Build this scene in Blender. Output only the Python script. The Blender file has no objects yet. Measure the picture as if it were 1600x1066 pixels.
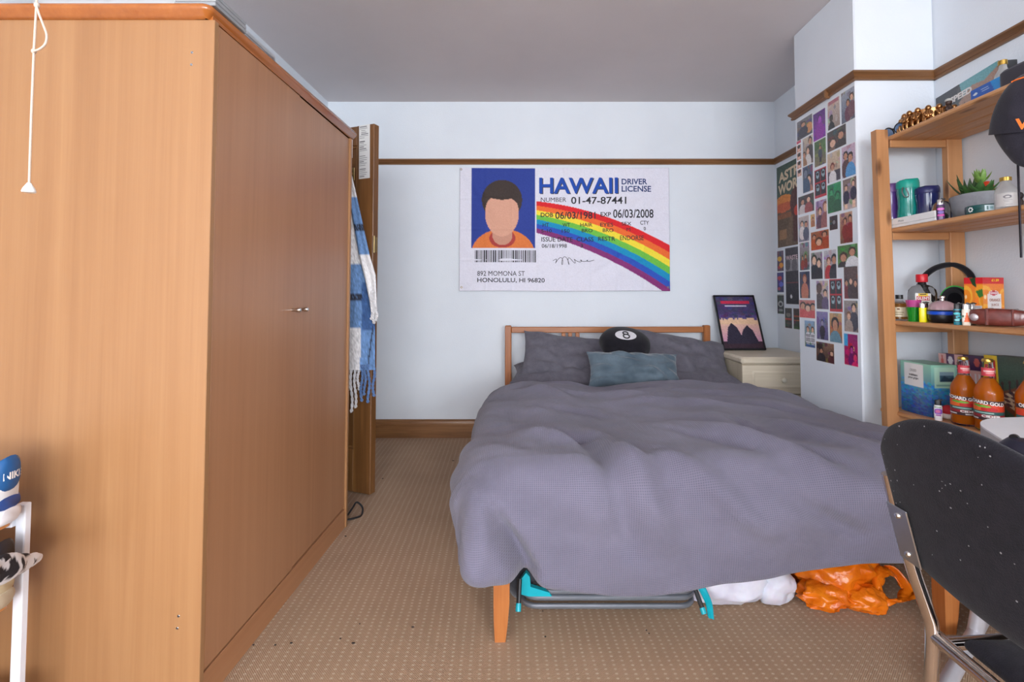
import bpy, bmesh, math, random
import numpy as np
from mathutils import Vector, Matrix, Euler, noise

random.seed(7)
SC = bpy.context.scene
COL = SC.collection
PI = math.pi

# ------------------------------------------------------------------ camera
F = 760.0                     # focal length in pixels of the 1600 px wide frame
CZ = 1.05                     # camera height
PX, PY = 828.0, 432.0         # principal point
TILT = math.atan(27.0 / F)    # the camera looks up a little, with the lens shifted
cam_d = bpy.data.cameras.new('camera')
cam_d.sensor_width = 36.0
cam_d.sensor_fit = 'HORIZONTAL'
cam_d.lens = F / 1600 * 36.0
cam_d.shift_x = (800 - PX) / 1600
cam_d.shift_y = (PY - 533) / 1600
cam_d.clip_start = 0.02
cam = bpy.data.objects.new('camera', cam_d)
COL.objects.link(cam)
cam.location = (0, 0, CZ)
cam.rotation_euler = (PI / 2 + TILT, 0, 0)
SC.camera = cam


def ray(px, py):
    a, v = (px - PX) / F, (PY - py) / F
    return Vector((a, math.cos(TILT) - v * math.sin(TILT), math.sin(TILT) + v * math.cos(TILT)))


def at_y(px, py, Y):
    d = ray(px, py); return d * (Y / d.y) + Vector((0, 0, CZ))


def at_x(px, py, X):
    d = ray(px, py); return d * (X / d.x) + Vector((0, 0, CZ))


def at_z(px, py, Z):
    d = ray(px, py); return d * ((Z - CZ) / d.z) + Vector((0, 0, CZ))


# ------------------------------------------------------------------ light
SC.view_settings.view_transform = 'Standard'
SC.view_settings.look = 'None'
SC.view_settings.exposure = 0.14
SC.view_settings.gamma = 1.0
SC.view_settings.use_curve_mapping = False
W = bpy.data.worlds.new('daylight')
SC.world = W
W.use_nodes = True
W.node_tree.nodes['Background'].inputs[0].default_value = (0.75, 0.85, 1.0, 1)
W.node_tree.nodes['Background'].inputs[1].default_value = 1.0


def area(name, loc, rot, sx, sy, power, col):
    l = bpy.data.lights.new(name, 'AREA')
    l.shape = 'RECTANGLE'; l.size = sx; l.size_y = sy; l.energy = power; l.color = col
    o = bpy.data.objects.new(name, l); COL.objects.link(o)
    o.location = loc; o.rotation_euler = rot
    return o


# daylight through the window in the wall behind the camera, facing the bed
area('window_daylight', (0.1, -4.97, 1.50), (PI / 2, 0, 0), 2.6, 1.6, 165, (0.91, 0.96, 1.0))
# fill lamp at an added left window, out of view, to brighten the right wall
area('added_side_fill', (-1.485, -1.75, 1.50), (PI / 2, 0, -PI / 2), 1.4, 1.35, 45, (0.91, 0.96, 1.0))
area('added_far_fill', (1.80, -3.75, 1.40), (PI / 2, 0, PI / 2), 1.9, 1.15, 300, (0.91, 0.96, 1.0))  # added fill lamp in the right wall, out of view, for more ambient light

# ------------------------------------------------------------------ materials


def S(r, g, b):
    def f(c):
        c /= 255.0
        return c / 12.92 if c <= 0.04045 else ((c + 0.055) / 1.055) ** 2.4
    return (f(r), f(g), f(b), 1.0)


class NT:
    def __init__(s, name):
        s.m = bpy.data.materials.new(name); s.m.use_nodes = True
        s.t = s.m.node_tree; s.b = s.t.nodes['Principled BSDF']

    def n(s, typ, **kw):
        nd = s.t.nodes.new(typ)
        for k, v in kw.items(): setattr(nd, k, v)
        return nd

    def l(s, a, b): s.t.links.new(a, b)

    def math(s, op, a, b=None, c=None):
        nd = s.n('ShaderNodeMath', operation=op)
        for i, x in enumerate((a, b, c)):
            if x is None: continue
            if isinstance(x, (int, float)): nd.inputs[i].default_value = x
            else: s.l(x, nd.inputs[i])
        return nd.outputs[0]

    def ramp(s, fac, stops):
        r = s.n('ShaderNodeValToRGB')
        e = r.color_ramp.elements
        while len(e) < len(stops): e.new(0.5)
        for el, (p, c) in zip(e, stops): el.position = p; el.color = c
        s.l(fac, r.inputs[0]); return r.outputs[0]

    def coords(s, scale, attr=None, rot=(0, 0, 0)):
        if attr:
            tc = s.n('ShaderNodeAttribute', attribute_name=attr); out = tc.outputs['Vector']
        else:
            tc = s.n('ShaderNodeTexCoord'); out = tc.outputs['Object']
        mp = s.n('ShaderNodeMapping'); mp.inputs['Scale'].default_value = scale
        mp.inputs['Rotation'].default_value = rot
        s.l(out, mp.inputs[0]); return mp.outputs[0]

    def noise(s, vec, scale=1, detail=4, rough=.55, dist=0):
        nd = s.n('ShaderNodeTexNoise'); nd.inputs['Scale'].default_value = scale
        nd.inputs['Detail'].default_value = detail; nd.inputs['Roughness'].default_value = rough
        nd.inputs['Distortion'].default_value = dist
        s.l(vec, nd.inputs['Vector']); return nd.outputs['Fac']

    def bump(s, h, strength=.3, dist=.01):
        b = s.n('ShaderNodeBump'); b.inputs['Strength'].default_value = strength
        b.inputs['Distance'].default_value = dist
        s.l(h, b.inputs['Height']); s.l(b.outputs[0], s.b.inputs['Normal'])

    def set(s, **kw):
        for k, v in kw.items(): s.b.inputs[k.replace('_', ' ')].default_value = v
        return s


def plain(name, col, rough=.5, metal=0., var=.06, vscale=30, bump=0, bscale=200, spec=.5, **kw):
    """a colour with a little procedural variation"""
    t = NT(name); t.set(Roughness=rough, Metallic=metal, **kw)
    t.b.inputs['Specular IOR Level'].default_value = spec
    v = t.coords((1, 1, 1))
    c0 = tuple(x * (1 - var) for x in col[:3]) + (1,)
    c1 = tuple(min(1, x * (1 + var)) for x in col[:3]) + (1,)
    f = t.noise(v, vscale, 3)
    t.l(t.ramp(f, [(.3, c0), (.7, c1)]), t.b.inputs['Base Color'])
    if bump: t.bump(t.noise(v, bscale, 3), bump, .002)
    return t.m


def wood(name, ca, cb, cc=None, axis='z', s=1.0, rough=.45, along=.06, knots=None, coat=0):
    """long grain along one axis"""
    t = NT(name); t.set(Roughness=rough); t.b.inputs['Coat Weight'].default_value = coat
    sc = [22 * s] * 3; sc['xyz'.index(axis)] = 22 * s * along
    v = t.coords(tuple(sc))
    f1 = t.noise(v, 1.0, 5, .6, .6)
    sc2 = [110 * s] * 3; sc2['xyz'.index(axis)] = 110 * s * along * .5
    f2 = t.noise(t.coords(tuple(sc2)), 1.0, 3, .6)
    f = t.math('ADD', t.math('MULTIPLY', f1, .68), t.math('MULTIPLY', f2, .32))
    cc = cc or cb
    base = t.ramp(f, [(.28, ca), (.5, cb), (.72, cc)])
    if knots:
        kn = t.n('ShaderNodeTexVoronoi'); kn.inputs['Scale'].default_value = 1.0
        ks = [11.0] * 3; ks['xyz'.index(axis)] = 3.6
        t.l(t.coords(tuple(ks)), kn.inputs['Vector'])
        k = t.ramp(kn.outputs['Distance'], [(.0, (1, 1, 1, 1)), (.09, (.6, .6, .6, 1)), (.16, (0, 0, 0, 1))])
        mx = t.n('ShaderNodeMix', data_type='RGBA')
        t.l(k, mx.inputs[0]); t.l(base, mx.inputs[6]); mx.inputs[7].default_value = knots
        base = mx.outputs[2]
    t.l(base, t.b.inputs['Base Color'])
    t.bump(f, .08, .002)
    return t.m


def glass(name, col=(1, 1, 1, 1), rough=.02, ior=1.45, trans=1.0):
    t = NT(name)
    t.set(Base_Color=col, Roughness=rough, IOR=ior); t.b.inputs['Transmission Weight'].default_value = trans
    return t.m


def printed(name='printed_paper', rough=.45, coat=0, bump=0, trans=0):
    """flat print carried by the mesh as colours per point"""
    t = NT(name); t.set(Roughness=rough); t.b.inputs['Coat Weight'].default_value = coat
    a = t.n('ShaderNodeAttribute', attribute_name='print')
    t.l(a.outputs['Color'], t.b.inputs['Base Color'])
    if bump: t.bump(t.noise(t.coords((1, 1, 1)), 260, 3), bump, .003)
    return t.m


def fabric(name, ca, cb, cell=.012, attr=None, bump=.5, rough=.95, sheen=.2, vs=4.0, dist=.003):
    """waffle weave"""
    t = NT(name); t.set(Roughness=rough); t.b.inputs['Sheen Weight'].default_value = sheen
    t.b.inputs['Specular IOR Level'].default_value = .15
    v = t.coords((1, 1, 1), attr)
    sp = t.n('ShaderNodeSeparateXYZ'); t.l(v, sp.inputs[0])
    k = 2 * PI / cell
    sx = t.math('SINE', t.math('MULTIPLY', sp.outputs[0], k))
    sy = t.math('SINE', t.math('MULTIPLY', sp.outputs[1], k))
    w = t.math('MAXIMUM', sx, sy)
    fine = t.noise(v, 700, 2)
    h = t.math('ADD', t.math('MULTIPLY', w, .5), t.math('MULTIPLY', fine, .5))
    f = t.math('ADD', t.math('MULTIPLY', t.noise(v, vs, 3), .5), t.math('MULTIPLY', h, .35))
    t.l(t.ramp(f, [(.2, ca), (.75, cb)]), t.b.inputs['Base Color'])
    t.bump(h, bump, dist)
    return t.m


def cloth(name, ca, cb, scale=350, bump=.5, sheen=.3, rough=.95, vs=25):
    t = NT(name); t.set(Roughness=rough); t.b.inputs['Sheen Weight'].default_value = sheen
    t.b.inputs['Specular IOR Level'].default_value = .15
    v = t.coords((1, 1, 1))
    f = t.math('ADD', t.math('MULTIPLY', t.noise(v, vs, 3), .6), t.math('MULTIPLY', t.noise(v, scale, 2), .4))
    t.l(t.ramp(f, [(.3, ca), (.7, cb)]), t.b.inputs['Base Color'])
    t.bump(t.noise(v, scale, 2), bump, .002)
    return t.m


# ------------------------------------------------------------------ mesh building


class MB:
    """collects shapes that become ONE mesh"""

    def __init__(s): s.v = []; s.f = []; s.mi = []; s.col = None; s.uvw = None

    def add(s, v, f, M=None, mi=0):
        b = len(s.v)
        s.v += [tuple(M @ Vector(p)) for p in v] if M is not None else [tuple(p) for p in v]
        s.f += [tuple(i + b for i in q) for q in f]; s.mi += [mi] * len(f)
        return s

    def box(s, lo, hi, bev=0, M=None, mi=0):
        lo, hi = [min(a, b) for a, b in zip(lo, hi)], [max(a, b) for a, b in zip(lo, hi)]
        if bev <= 0:
            v = [(x, y, z) for x in (lo[0], hi[0]) for y in (lo[1], hi[1]) for z in (lo[2], hi[2])]
            f = [(0, 1, 3, 2), (4, 6, 7, 5), (0, 4, 5, 1), (2, 3, 7, 6), (0, 2, 6, 4), (1, 5, 7, 3)]
            return s.add(v, f, M, mi)
        bev = min(bev, *(0.49 * (h - l) for l, h in zip(lo, hi)))
        v = []; idx = {}
        for cx in (0, 1):
            for cy in (0, 1):
                for cz in (0, 1):
                    for ax in range(3):
                        p = []
                        for k, c in enumerate((cx, cy, cz)):
                            e = hi[k] if c else lo[k]
                            if k != ax: e += -bev if c else bev
                            p.append(e)
                        idx[(cx, cy, cz, ax)] = len(v); v.append(p)
        f = []
        for ax in range(3):
            o = [k for k in range(3) if k != ax]
            for c in (0, 1):
                q = []
                for a, b in ((0, 0), (1, 0), (1, 1), (0, 1)):
                    key = [0, 0, 0]; key[ax] = c; key[o[0]] = a; key[o[1]] = b
                    q.append(idx[tuple(key) + (ax,)])
                f.append(q)
            for a in (0, 1):
                for b in (0, 1):
                    k0 = [0, 0, 0]; k0[o[0]] = a; k0[o[1]] = b; k1 = list(k0); k1[ax] = 1
                    f.append([idx[tuple(k0) + (o[0],)], idx[tuple(k1) + (o[0],)], idx[tuple(k1) + (o[1],)], idx[tuple(k0) + (o[1],)]])
        for c in [(x, y, z) for x in (0, 1) for y in (0, 1) for z in (0, 1)]:
            f.append([idx[c + (0,)], idx[c + (1,)], idx[c + (2,)]])
        return s.add(v, f, M, mi)

    def tube(s, pts, r, n=10, closed=False, M=None, mi=0):
        P = [Vector(p) for p in pts]; m = len(P)
        rr = r if isinstance(r, (list, tuple)) else [r] * m
        T = []
        for i in range(m):
            a = P[(i - 1) % m] if closed or i > 0 else P[i]
            b = P[(i + 1) % m] if closed or i < m - 1 else P[i]
            T.append((b - a).normalized())
        up = Vector((0, 0, 1)) if abs(T[0].z) < .9 else Vector((1, 0, 0))
        U = (up - T[0] * up.dot(T[0])).normalized()
        v = []; f = []
        for i in range(m):
            U = (U - T[i] * U.dot(T[i])).normalized(); V = T[i].cross(U)
            for k in range(n):
                a = 2 * PI * k / n
                v.append(P[i] + (U * math.cos(a) + V * math.sin(a)) * rr[i])
        for i in range(m if closed else m - 1):
            j = (i + 1) % m
            for k in range(n):
                f.append((i * n + k, i * n + (k + 1) % n, j * n + (k + 1) % n, j * n + k))
        if not closed:
            f.append(tuple(range(n - 1, -1, -1))); f.append(tuple((m - 1) * n + k for k in range(n)))
        return s.add(v, f, M, mi)

    def lathe(s, prof, c=(0, 0, 0), n=28, M=None, mi=0, sx=1, sy=1):
        v = []; f = []
        for r, z in prof:
            for k in range(n):
                a = 2 * PI * k / n
                v.append((c[0] + r * sx * math.cos(a), c[1] + r * sy * math.sin(a), c[2] + z))
        m = len(prof)
        for i in range(m - 1):
            for k in range(n):
                f.append((i * n + k, i * n + (k + 1) % n, (i + 1) * n + (k + 1) % n, (i + 1) * n + k))
        if prof[0][0] > 1e-6: f.append(tuple(range(n - 1, -1, -1)))
        if prof[-1][0] > 1e-6: f.append(tuple((m - 1) * n + k for k in range(n)))
        return s.add(v, f, M, mi)

    def ell(s, c, r, nu=24, nv=14, M=None, mi=0):
        prof = [(math.sin(PI * i / nv), -math.cos(PI * i / nv)) for i in range(nv + 1)]
        prof[0] = (0, -1); prof[-1] = (0, 1)
        T = Matrix.Translation(c) @ Matrix.Diagonal((r[0], r[1], r[2], 1))
        return s.lathe(prof, n=nu, M=(M @ T) if M is not None else T, mi=mi)

    def prism(s, out, fn0, fn1, mi=0):
        """outline points mapped by fn0 / fn1 to the two ends"""
        n = len(out)
        v = [fn0(*p) for p in out] + [fn1(*p) for p in out]
        f = [tuple(range(n - 1, -1, -1)), tuple(range(n, 2 * n))]
        f += [(i, (i + 1) % n, n + (i + 1) % n, n + i) for i in range(n)]
        return s.add(v, f, None, mi)

    def loft(s, rings, closed_ends=True, mi=0, M=None):
        n = len(rings[0]); v = [p for r in rings for p in r]; f = []
        for i in range(len(rings) - 1):
            for k in range(n):
                f.append((i * n + k, i * n + (k + 1) % n, (i + 1) * n + (k + 1) % n, (i + 1) * n + k))
        if closed_ends:
            f.append(tuple(range(n - 1, -1, -1))); f.append(tuple((len(rings) - 1) * n + k for k in range(n)))
        return s.add(v, f, M, mi)

    def grid(s, fn, nu, nv, cu=False, mi=0):
        v = [fn(i / (nu if cu else nu - 1), j / (nv - 1)) for j in range(nv) for i in range(nu)]
        f = []
        for j in range(nv - 1):
            for i in range(nu if cu else nu - 1):
                k = (i + 1) % nu
                f.append((j * nu + i, j * nu + k, (j + 1) * nu + k, (j + 1) * nu + i))
        return s.add(v, f, None, mi)


def obj(name, mb, mat, parent=None, local=False, smooth=35, clean=True, sub=0):
    """one mesh object; world coordinates unless local; a child keeps its thing's frame"""
    me = bpy.data.meshes.new(name)
    V = np.array(mb.v, dtype=float)
    org = Vector((0, 0, 0))
    if parent is not None and not local:
        r = parent
        while r.parent is not None: r = r.parent
        iv = np.array((Matrix.Translation(r.location) @ r.rotation_euler.to_matrix().to_4x4()).inverted())
        V = V @ iv[:3, :3].T + iv[:3, 3]
    elif parent is None and not local:
        lo, hi = V.min(0), V.max(0)
        org = Vector(((lo[0] + hi[0]) / 2, (lo[1] + hi[1]) / 2, lo[2])); V = V - np.array(org)
    me.from_pydata([tuple(p) for p in V], [], mb.f)
    mats = mat if isinstance(mat, (list, tuple)) else [mat]
    for m in mats: me.materials.append(m)
    if len(mats) > 1: me.polygons.foreach_set('material_index', mb.mi)
    if mb.col is not None:
        a = me.attributes.new('print', 'FLOAT_COLOR', 'POINT')
        a.data.foreach_set('color', np.asarray(mb.col, dtype=np.float32).ravel())
    if mb.uvw is not None:
        a = me.attributes.new('weave', 'FLOAT_VECTOR', 'POINT')
        a.data.foreach_set('vector', np.asarray(mb.uvw, dtype=np.float32).ravel())
    bm = bmesh.new(); bm.from_mesh(me)
    if clean and mb.col is None and mb.uvw is None:
        bmesh.ops.remove_doubles(bm, verts=bm.verts, dist=1e-6)
    bmesh.ops.recalc_face_normals(bm, faces=bm.faces)
    bm.to_mesh(me); bm.free()
    if smooth:
        me.shade_smooth()
        me.set_sharp_from_angle(angle=math.radians(smooth))
    o = bpy.data.objects.new(name, me); COL.objects.link(o)
    if sub:
        md = o.modifiers.new('smooth', 'SUBSURF'); md.levels = md.render_levels = sub
    o.location = org
    if parent is not None: o.parent = parent
    return o


def tag(o, label=None, cat=None, group=None, kind=None):
    if label: o['label'] = label
    if cat: o['category'] = cat
    if group: o['group'] = group
    if kind: o['kind'] = kind
    return o


def thing(name, label, cat, loc=(0, 0, 0), rot=(0, 0, 0), group=None, kind=None):
    o = bpy.data.objects.new(name, None); COL.objects.link(o)
    o.empty_display_size = .05
    o.location = loc; o.rotation_euler = rot
    return tag(o, label, cat, group, kind)


def copy_tree(o, parent=None):
    c = o.copy(); COL.objects.link(c)
    if parent is not None: c.parent = parent
    for ch in list(o.children): copy_tree(ch, c)
    return c


_txt = {}


def text_geo(body, bold=0):
    key = (body, bold)
    if key not in _txt:
        cu = bpy.data.curves.new('t', 'FONT'); cu.body = body; cu.size = 1; cu.offset = bold
        cu.resolution_u = 3; cu.fill_mode = 'FRONT'; cu.dimensions = '2D'
        o = bpy.data.objects.new('t', cu)
        me = bpy.data.meshes.new_from_object(o)
        _txt[key] = ([tuple(v.co) for v in me.vertices], [tuple(p.vertices) for p in me.polygons])
        bpy.data.objects.remove(o); bpy.data.curves.remove(cu); bpy.data.meshes.remove(me)
    return _txt[key]


def text(mb, body, o, right, up, w=None, h=None, bold=0, fn=None, mi=0, center=False, dense=0):
    """lettering lying in a plane; o is its lower-left corner"""
    v, f = text_geo(body, bold)
    xs = [p[0] for p in v]; ys = [p[1] for p in v]
    x0, y0, bw, bh = min(xs), min(ys), max(xs) - min(xs), max(ys) - min(ys)
    if w is None: kx = ky = h / bh
    elif h is None: kx = ky = w / bw
    else: kx, ky = w / bw, h / bh
    o, right, up = Vector(o), Vector(right), Vector(up)
    if center: o = o - right * (bw * kx / 2)
    q = [o + right * ((p[0] - x0) * kx) + up * ((p[1] - y0) * ky) for p in v]
    if fn and dense:
        bm = bmesh.new(); bv = [bm.verts.new(p) for p in q]
        for t in f:
            try: bm.faces.new([bv[i] for i in t])
            except ValueError: pass
        bmesh.ops.triangulate(bm, faces=bm.faces)
        for _ in range(4):
            le = [e for e in bm.edges if e.calc_length() > dense]
            if not le: break
            bmesh.ops.subdivide_edges(bm, edges=le, cuts=1)
            bmesh.ops.triangulate(bm, faces=[t for t in bm.faces if len(t.verts) > 3])
        bm.verts.index_update()
        q = [x.co.copy() for x in bm.verts]; f = [tuple(x.index for x in t.verts) for t in bm.faces]; bm.free()
    if fn: q = [fn(p) for p in q]
    return mb.add(q, f, None, mi)


# ------------------------------------------------------------------ print on paper: small canvases


def lin(c):
    c = np.asarray(c, dtype=float) / 255.0
    return np.where(c <= .04045, c / 12.92, ((c + .055) / 1.055) ** 2.4)


class Canvas:
    def __init__(s, w, h, top=(255, 255, 255), bot=None):
        s.w, s.h = w, h
        bot = bot if bot is not None else top
        t = np.linspace(0, 1, h)[:, None, None]
        s.a = np.asarray(top, float) * (1 - t) + np.asarray(bot, float) * t + np.zeros((h, w, 1))
        s.y, s.x = np.mgrid[0:h, 0:w]
        s.x = (s.x + .5) / w; s.y = (s.y + .5) / h

    def ell(s, cx, cy, rx, ry, c):
        m = ((s.x - cx) / rx) ** 2 + ((s.y - cy) / ry) ** 2 < 1; s.a[m] = c; return s

    def rect(s, x0, y0, x1, y1, c):
        m = (s.x >= x0) & (s.x < x1) & (s.y >= y0) & (s.y < y1); s.a[m] = c; return s

    def poly(s, pts, c):
        m = np.zeros(s.x.shape, bool); n = len(pts)
        for i in range(n):
            (xa, ya), (xb, yb) = pts[i], pts[(i + 1) % n]
            if ya == yb: continue
            k = ((ya > s.y) != (yb > s.y)) & (s.x < (xb - xa) * (s.y - ya) / (yb - ya) + xa)
            m ^= k
        s.a[m] = c; return s

    def person(s, cx, cy, r, skin, hair, shirt):
        k = s.w / s.h
        s.ell(cx, cy + r * k * 3.6, r * 2.0, r * k * 2.6, shirt)
        s.ell(cx, cy - r * k * .2, r * 1.15, r * k * 1.2, hair)
        s.ell(cx, cy + r * k * .15, r * .8, r * k * .95, skin)
        return s

    def speck(s, amt=14, seed=0):
        rg = np.random.RandomState(seed); s.a = s.a + rg.normal(0, amt, s.a.shape[:2] + (1,)); return s

    def border(s, c=(240, 240, 240), px=1):
        s.a[:px] = c; s.a[-px:] = c; s.a[:, :px] = c; s.a[:, -px:] = c; return s


def sheet(cv, o, right, up, w, h, t=.0006, fn=None, mb=None):
    """printed sheet with real thickness: front grid coloured per point + sides and back"""
    o, right, up = Vector(o), Vector(right), Vector(up)
    nrm = right.cross(up)
    nx, ny = cv.w, cv.h
    v = []
    for j in range(ny):
        for i in range(nx):
            p = o + right * (w * i / (nx - 1)) + up * (h * (1 - j / (ny - 1)))
            v.append(fn(p) if fn else p)
    c = np.ones((ny * nx, 4)); c[:, :3] = lin(np.clip(cv.a, 0, 255)).reshape(-1, 3)
    f = [(j * nx + i, (j + 1) * nx + i, (j + 1) * nx + i + 1, j * nx + i + 1) for j in range(ny - 1) for i in range(nx - 1)]
    edge = [i for i in range(nx)] + [j * nx + nx - 1 for j in range(1, ny)] + \
           [(ny - 1) * nx + i for i in range(nx - 2, -1, -1)] + [j * nx for j in range(ny - 2, 0, -1)]
    b = len(v); n = len(edge)
    v += [v[k] - nrm * t for k in edge]
    f += [(edge[i], edge[(i + 1) % n], b + (i + 1) % n, b + i) for i in range(n)]
    if fn:                                  # a back that follows the folds of the front
        b2 = len(v); v += [p - nrm * t for p in v[:nx * ny]]
        f += [tuple(b2 + k for k in reversed(q)) for q in f[:(nx - 1) * (ny - 1)]]
    else:
        f.append(tuple(b + i for i in range(n)))
    cc = np.ones((len(v) - nx * ny, 4)); cc[:, :3] = lin([225, 225, 225])
    mb = mb or MB()
    base = len(mb.v)
    mb.add(v, f)
    allc = np.vstack([c, cc])
    mb.col = allc if mb.col is None else np.vstack([mb.col, allc])
    return mb


PRINT = printed()
PRINT_GLOSS = printed('printed_card', .3, .15)


def spline(pts, n=6):
    P = [Vector(q) for q in pts]; out = []
    for i in range(len(P) - 1):
        a, b, c, d = P[max(0, i - 1)], P[i], P[i + 1], P[min(len(P) - 1, i + 2)]
        for k in range(n):
            t = k / n
            out.append(.5 * ((2 * b) + (c - a) * t + (2 * a - 5 * b + 4 * c - d) * t * t + (3 * b - a - 3 * c + d) * t ** 3))
    return out + [P[-1]]

# ------------------------------------------------------------------ the room
XL, XR, YB, YF, ZC = -1.515, 1.83, 3.60, -5.00, 2.489
CHX, CHY0, CHY1 = 1.47, 2.165, 2.665          # chimney breast
RZ0, RZ1 = 2.012, 2.052                        # picture rail


def m_wall():
    t = NT('white_wall_paint'); t.set(Roughness=.85); t.b.inputs['Specular IOR Level'].default_value = .2
    v = t.coords((1, 1, 1))
    f = t.noise(v, 2.2, 3)
    t.l(t.ramp(f, [(.3, S(224, 230, 238)), (.7, S(230, 236, 243))]), t.b.inputs['Base Color'])
    t.bump(t.noise(v, 130, 4), .22, .004)
    return t.m


def m_ceiling():
    t = NT('ceiling_paint'); t.set(Roughness=.95); t.b.inputs['Specular IOR Level'].default_value = .1
    v = t.coords((1, 1, 1))
    t.l(t.ramp(t.noise(v, 1.5, 4), [(.3, S(218, 212, 213)), (.7, S(225, 219, 220))]), t.b.inputs['Base Color'])
    t.bump(t.noise(v, 90, 4), .2, .004)
    return t.m


def m_carpet():
    t = NT('beige_dotted_carpet'); t.set(Roughness=1.0); t.b.inputs['Specular IOR Level'].default_value = .05
    t.b.inputs['Sheen Weight'].default_value = .15
    tc = t.n('ShaderNodeTexCoord'); sp = t.n('ShaderNodeSeparateXYZ'); t.l(tc.outputs['Object'], sp.inputs[0])
    wob = t.noise(tc.outputs['Object'], 9, 2)
    wob = t.math('MULTIPLY', t.math('SUBTRACT', wob, .5), .006)
    cw, ch = .0270, .0162
    y = t.math('DIVIDE', t.math('ADD', sp.outputs[1], wob), ch)
    row = t.math('FLOOR', y)
    odd = t.math('MODULO', row, 2.0)
    odd = t.math('ABSOLUTE', odd)
    x = t.math('ADD', t.math('DIVIDE', t.math('ADD', sp.outputs[0], wob), cw), t.math('MULTIPLY', row, .035))
    fx = t.math('SUBTRACT', t.math('FRACT', x), .5)
    fy = t.math('SUBTRACT', t.math('FRACT', y), .5)
    d = t.math('ADD', t.math('POWER', t.math('DIVIDE', fx, .21), 2.0), t.math('POWER', t.math('DIVIDE', fy, .24), 2.0))
    dot = t.ramp(d, [(.35, (1, 1, 1, 1)), (1.0, (0, 0, 0, 1))])
    fine = t.noise(tc.outputs['Object'], 420, 3)
    big = t.noise(tc.outputs['Object'], 3.0, 4)
    base = t.ramp(t.math('ADD', t.math('MULTIPLY', fine, .55), t.math('MULTIPLY', big, .45)),
                  [(.3, S(152, 119, 92)), (.7, S(186, 153, 123))])
    mx = t.n('ShaderNodeMix', data_type='RGBA')
    t.l(t.math('MULTIPLY', dot, t.math('ADD', .15, t.math('MULTIPLY', t.noise(tc.outputs['Object'], 45, 2), .75))), mx.inputs[0]); t.l(base, mx.inputs[6]); mx.inputs[7].default_value = S(216, 198, 172)
    t.l(mx.outputs[2], t.b.inputs['Base Color'])
    # loop rows
    lx = t.math('SINE', t.math('MULTIPLY', sp.outputs[0], 2 * PI / .0065))
    ly = t.math('SINE', t.math('MULTIPLY', sp.outputs[1], 2 * PI / .0065))
    h = t.math('ADD', t.math('MULTIPLY', t.math('MULTIPLY', lx, ly), .4), fine)
    t.bump(h, .6, .004)
    return t.m


M_WALL, M_CEIL, M_CARPET = m_wall(), m_ceiling(), m_carpet()
M_RAILX = wood('brown_stained_wood_x', S(92, 60, 34), S(126, 86, 52), S(150, 108, 70), 'x', rough=.4)
M_RAILY = wood('brown_stained_wood_y', S(92, 60, 34), S(126, 86, 52), S(150, 108, 70), 'y', rough=.4)


def struct(name, mb, m, label, parent=None, **k):
    o = obj(name, mb, m, parent, **k)
    if parent is None: tag(o, label, kind='structure')
    return o


T = .12
struct('floor', MB().box((XL - T, YF - T, -.1), (XR + T, YB + T, 0)), M_CARPET, 'beige carpet floor with rows of small pale dots')
struct('ceiling', MB().box((XL - T, YF - T, ZC), (XR + T, YB + T, ZC + .1)), M_CEIL, 'grey-white painted ceiling of the bedroom')
struct('wall_back', MB().box((XL - T, YB, 0), (XR + T, YB + T, ZC)), M_WALL, 'white back wall behind the bed headboard')
wl_ = MB().box((XL - T, -1.0, 0), (XL, YB, ZC)).box((XL - T, YF, 0), (XL, -2.5, ZC)).box((XL - T, -2.5, 0), (XL, -1.0, .78)).box((XL - T, -2.5, 2.22), (XL, -1.0, ZC))
struct('wall_left', wl_, M_WALL, 'white wall behind the wardrobe')
wr_ = MB().box((XR, -2.75, 0), (XR + T, YB, ZC)).box((XR, YF, 0), (XR + T, -4.75, ZC)).box((XR, -4.75, 0), (XR + T, -2.75, .78)).box((XR, -4.75, 2.02), (XR + T, -2.75, ZC))
struct('wall_right', wr_, M_WALL, 'white wall behind the pine shelves')
struct('wall_chimney', MB().box((CHX, CHY0, 0), (XR, CHY1, ZC), .006), M_WALL, 'white chimney breast covered with photo prints')
# wall behind the camera with its window opening
wf = MB()
wx0, wx1, wz0, wz1 = -1.2, 1.4, .70, 2.32
wf.box((XL, YF - T, 0), (wx0, YF, ZC)); wf.box((wx1, YF - T, 0), (XR, YF, ZC))
wf.box((wx0, YF - T, 0), (wx1, YF, wz0)); wf.box((wx0, YF - T, wz1), (wx1, YF, ZC))
struct('wall_front', wf, M_WALL, 'white wall with the window opposite the bed')
M_WHITE = plain('white_gloss_paint', S(235, 235, 233), .3, var=.02)
win = thing('window_1', 'white framed window opposite the bed', None, ((wx0 + wx1) / 2, YF - .1, wz0), kind='structure')
fr = MB()
for a, b in (((wx0, wz0), (wx0 + .05, wz1)), ((wx1 - .05, wz0), (wx1, wz1)), ((wx0, wz0), (wx1, wz0 + .05)),
             ((wx0, wz1 - .05), (wx1, wz1)), ((.07, wz0), (.13, wz1))):
    fr.box((a[0], YF - .09, a[1]), (b[0], YF - .04, b[1]), .004)
obj('window_frame', fr, M_WHITE, win)
for a, b in ((wx0 + .05, .07), (.13, wx1 - .05)):
    obj('window_pane', MB().box((a, YF - .07, wz0 + .05), (b, YF - .064, wz1 - .05)), glass('window_glass'), win)


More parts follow.
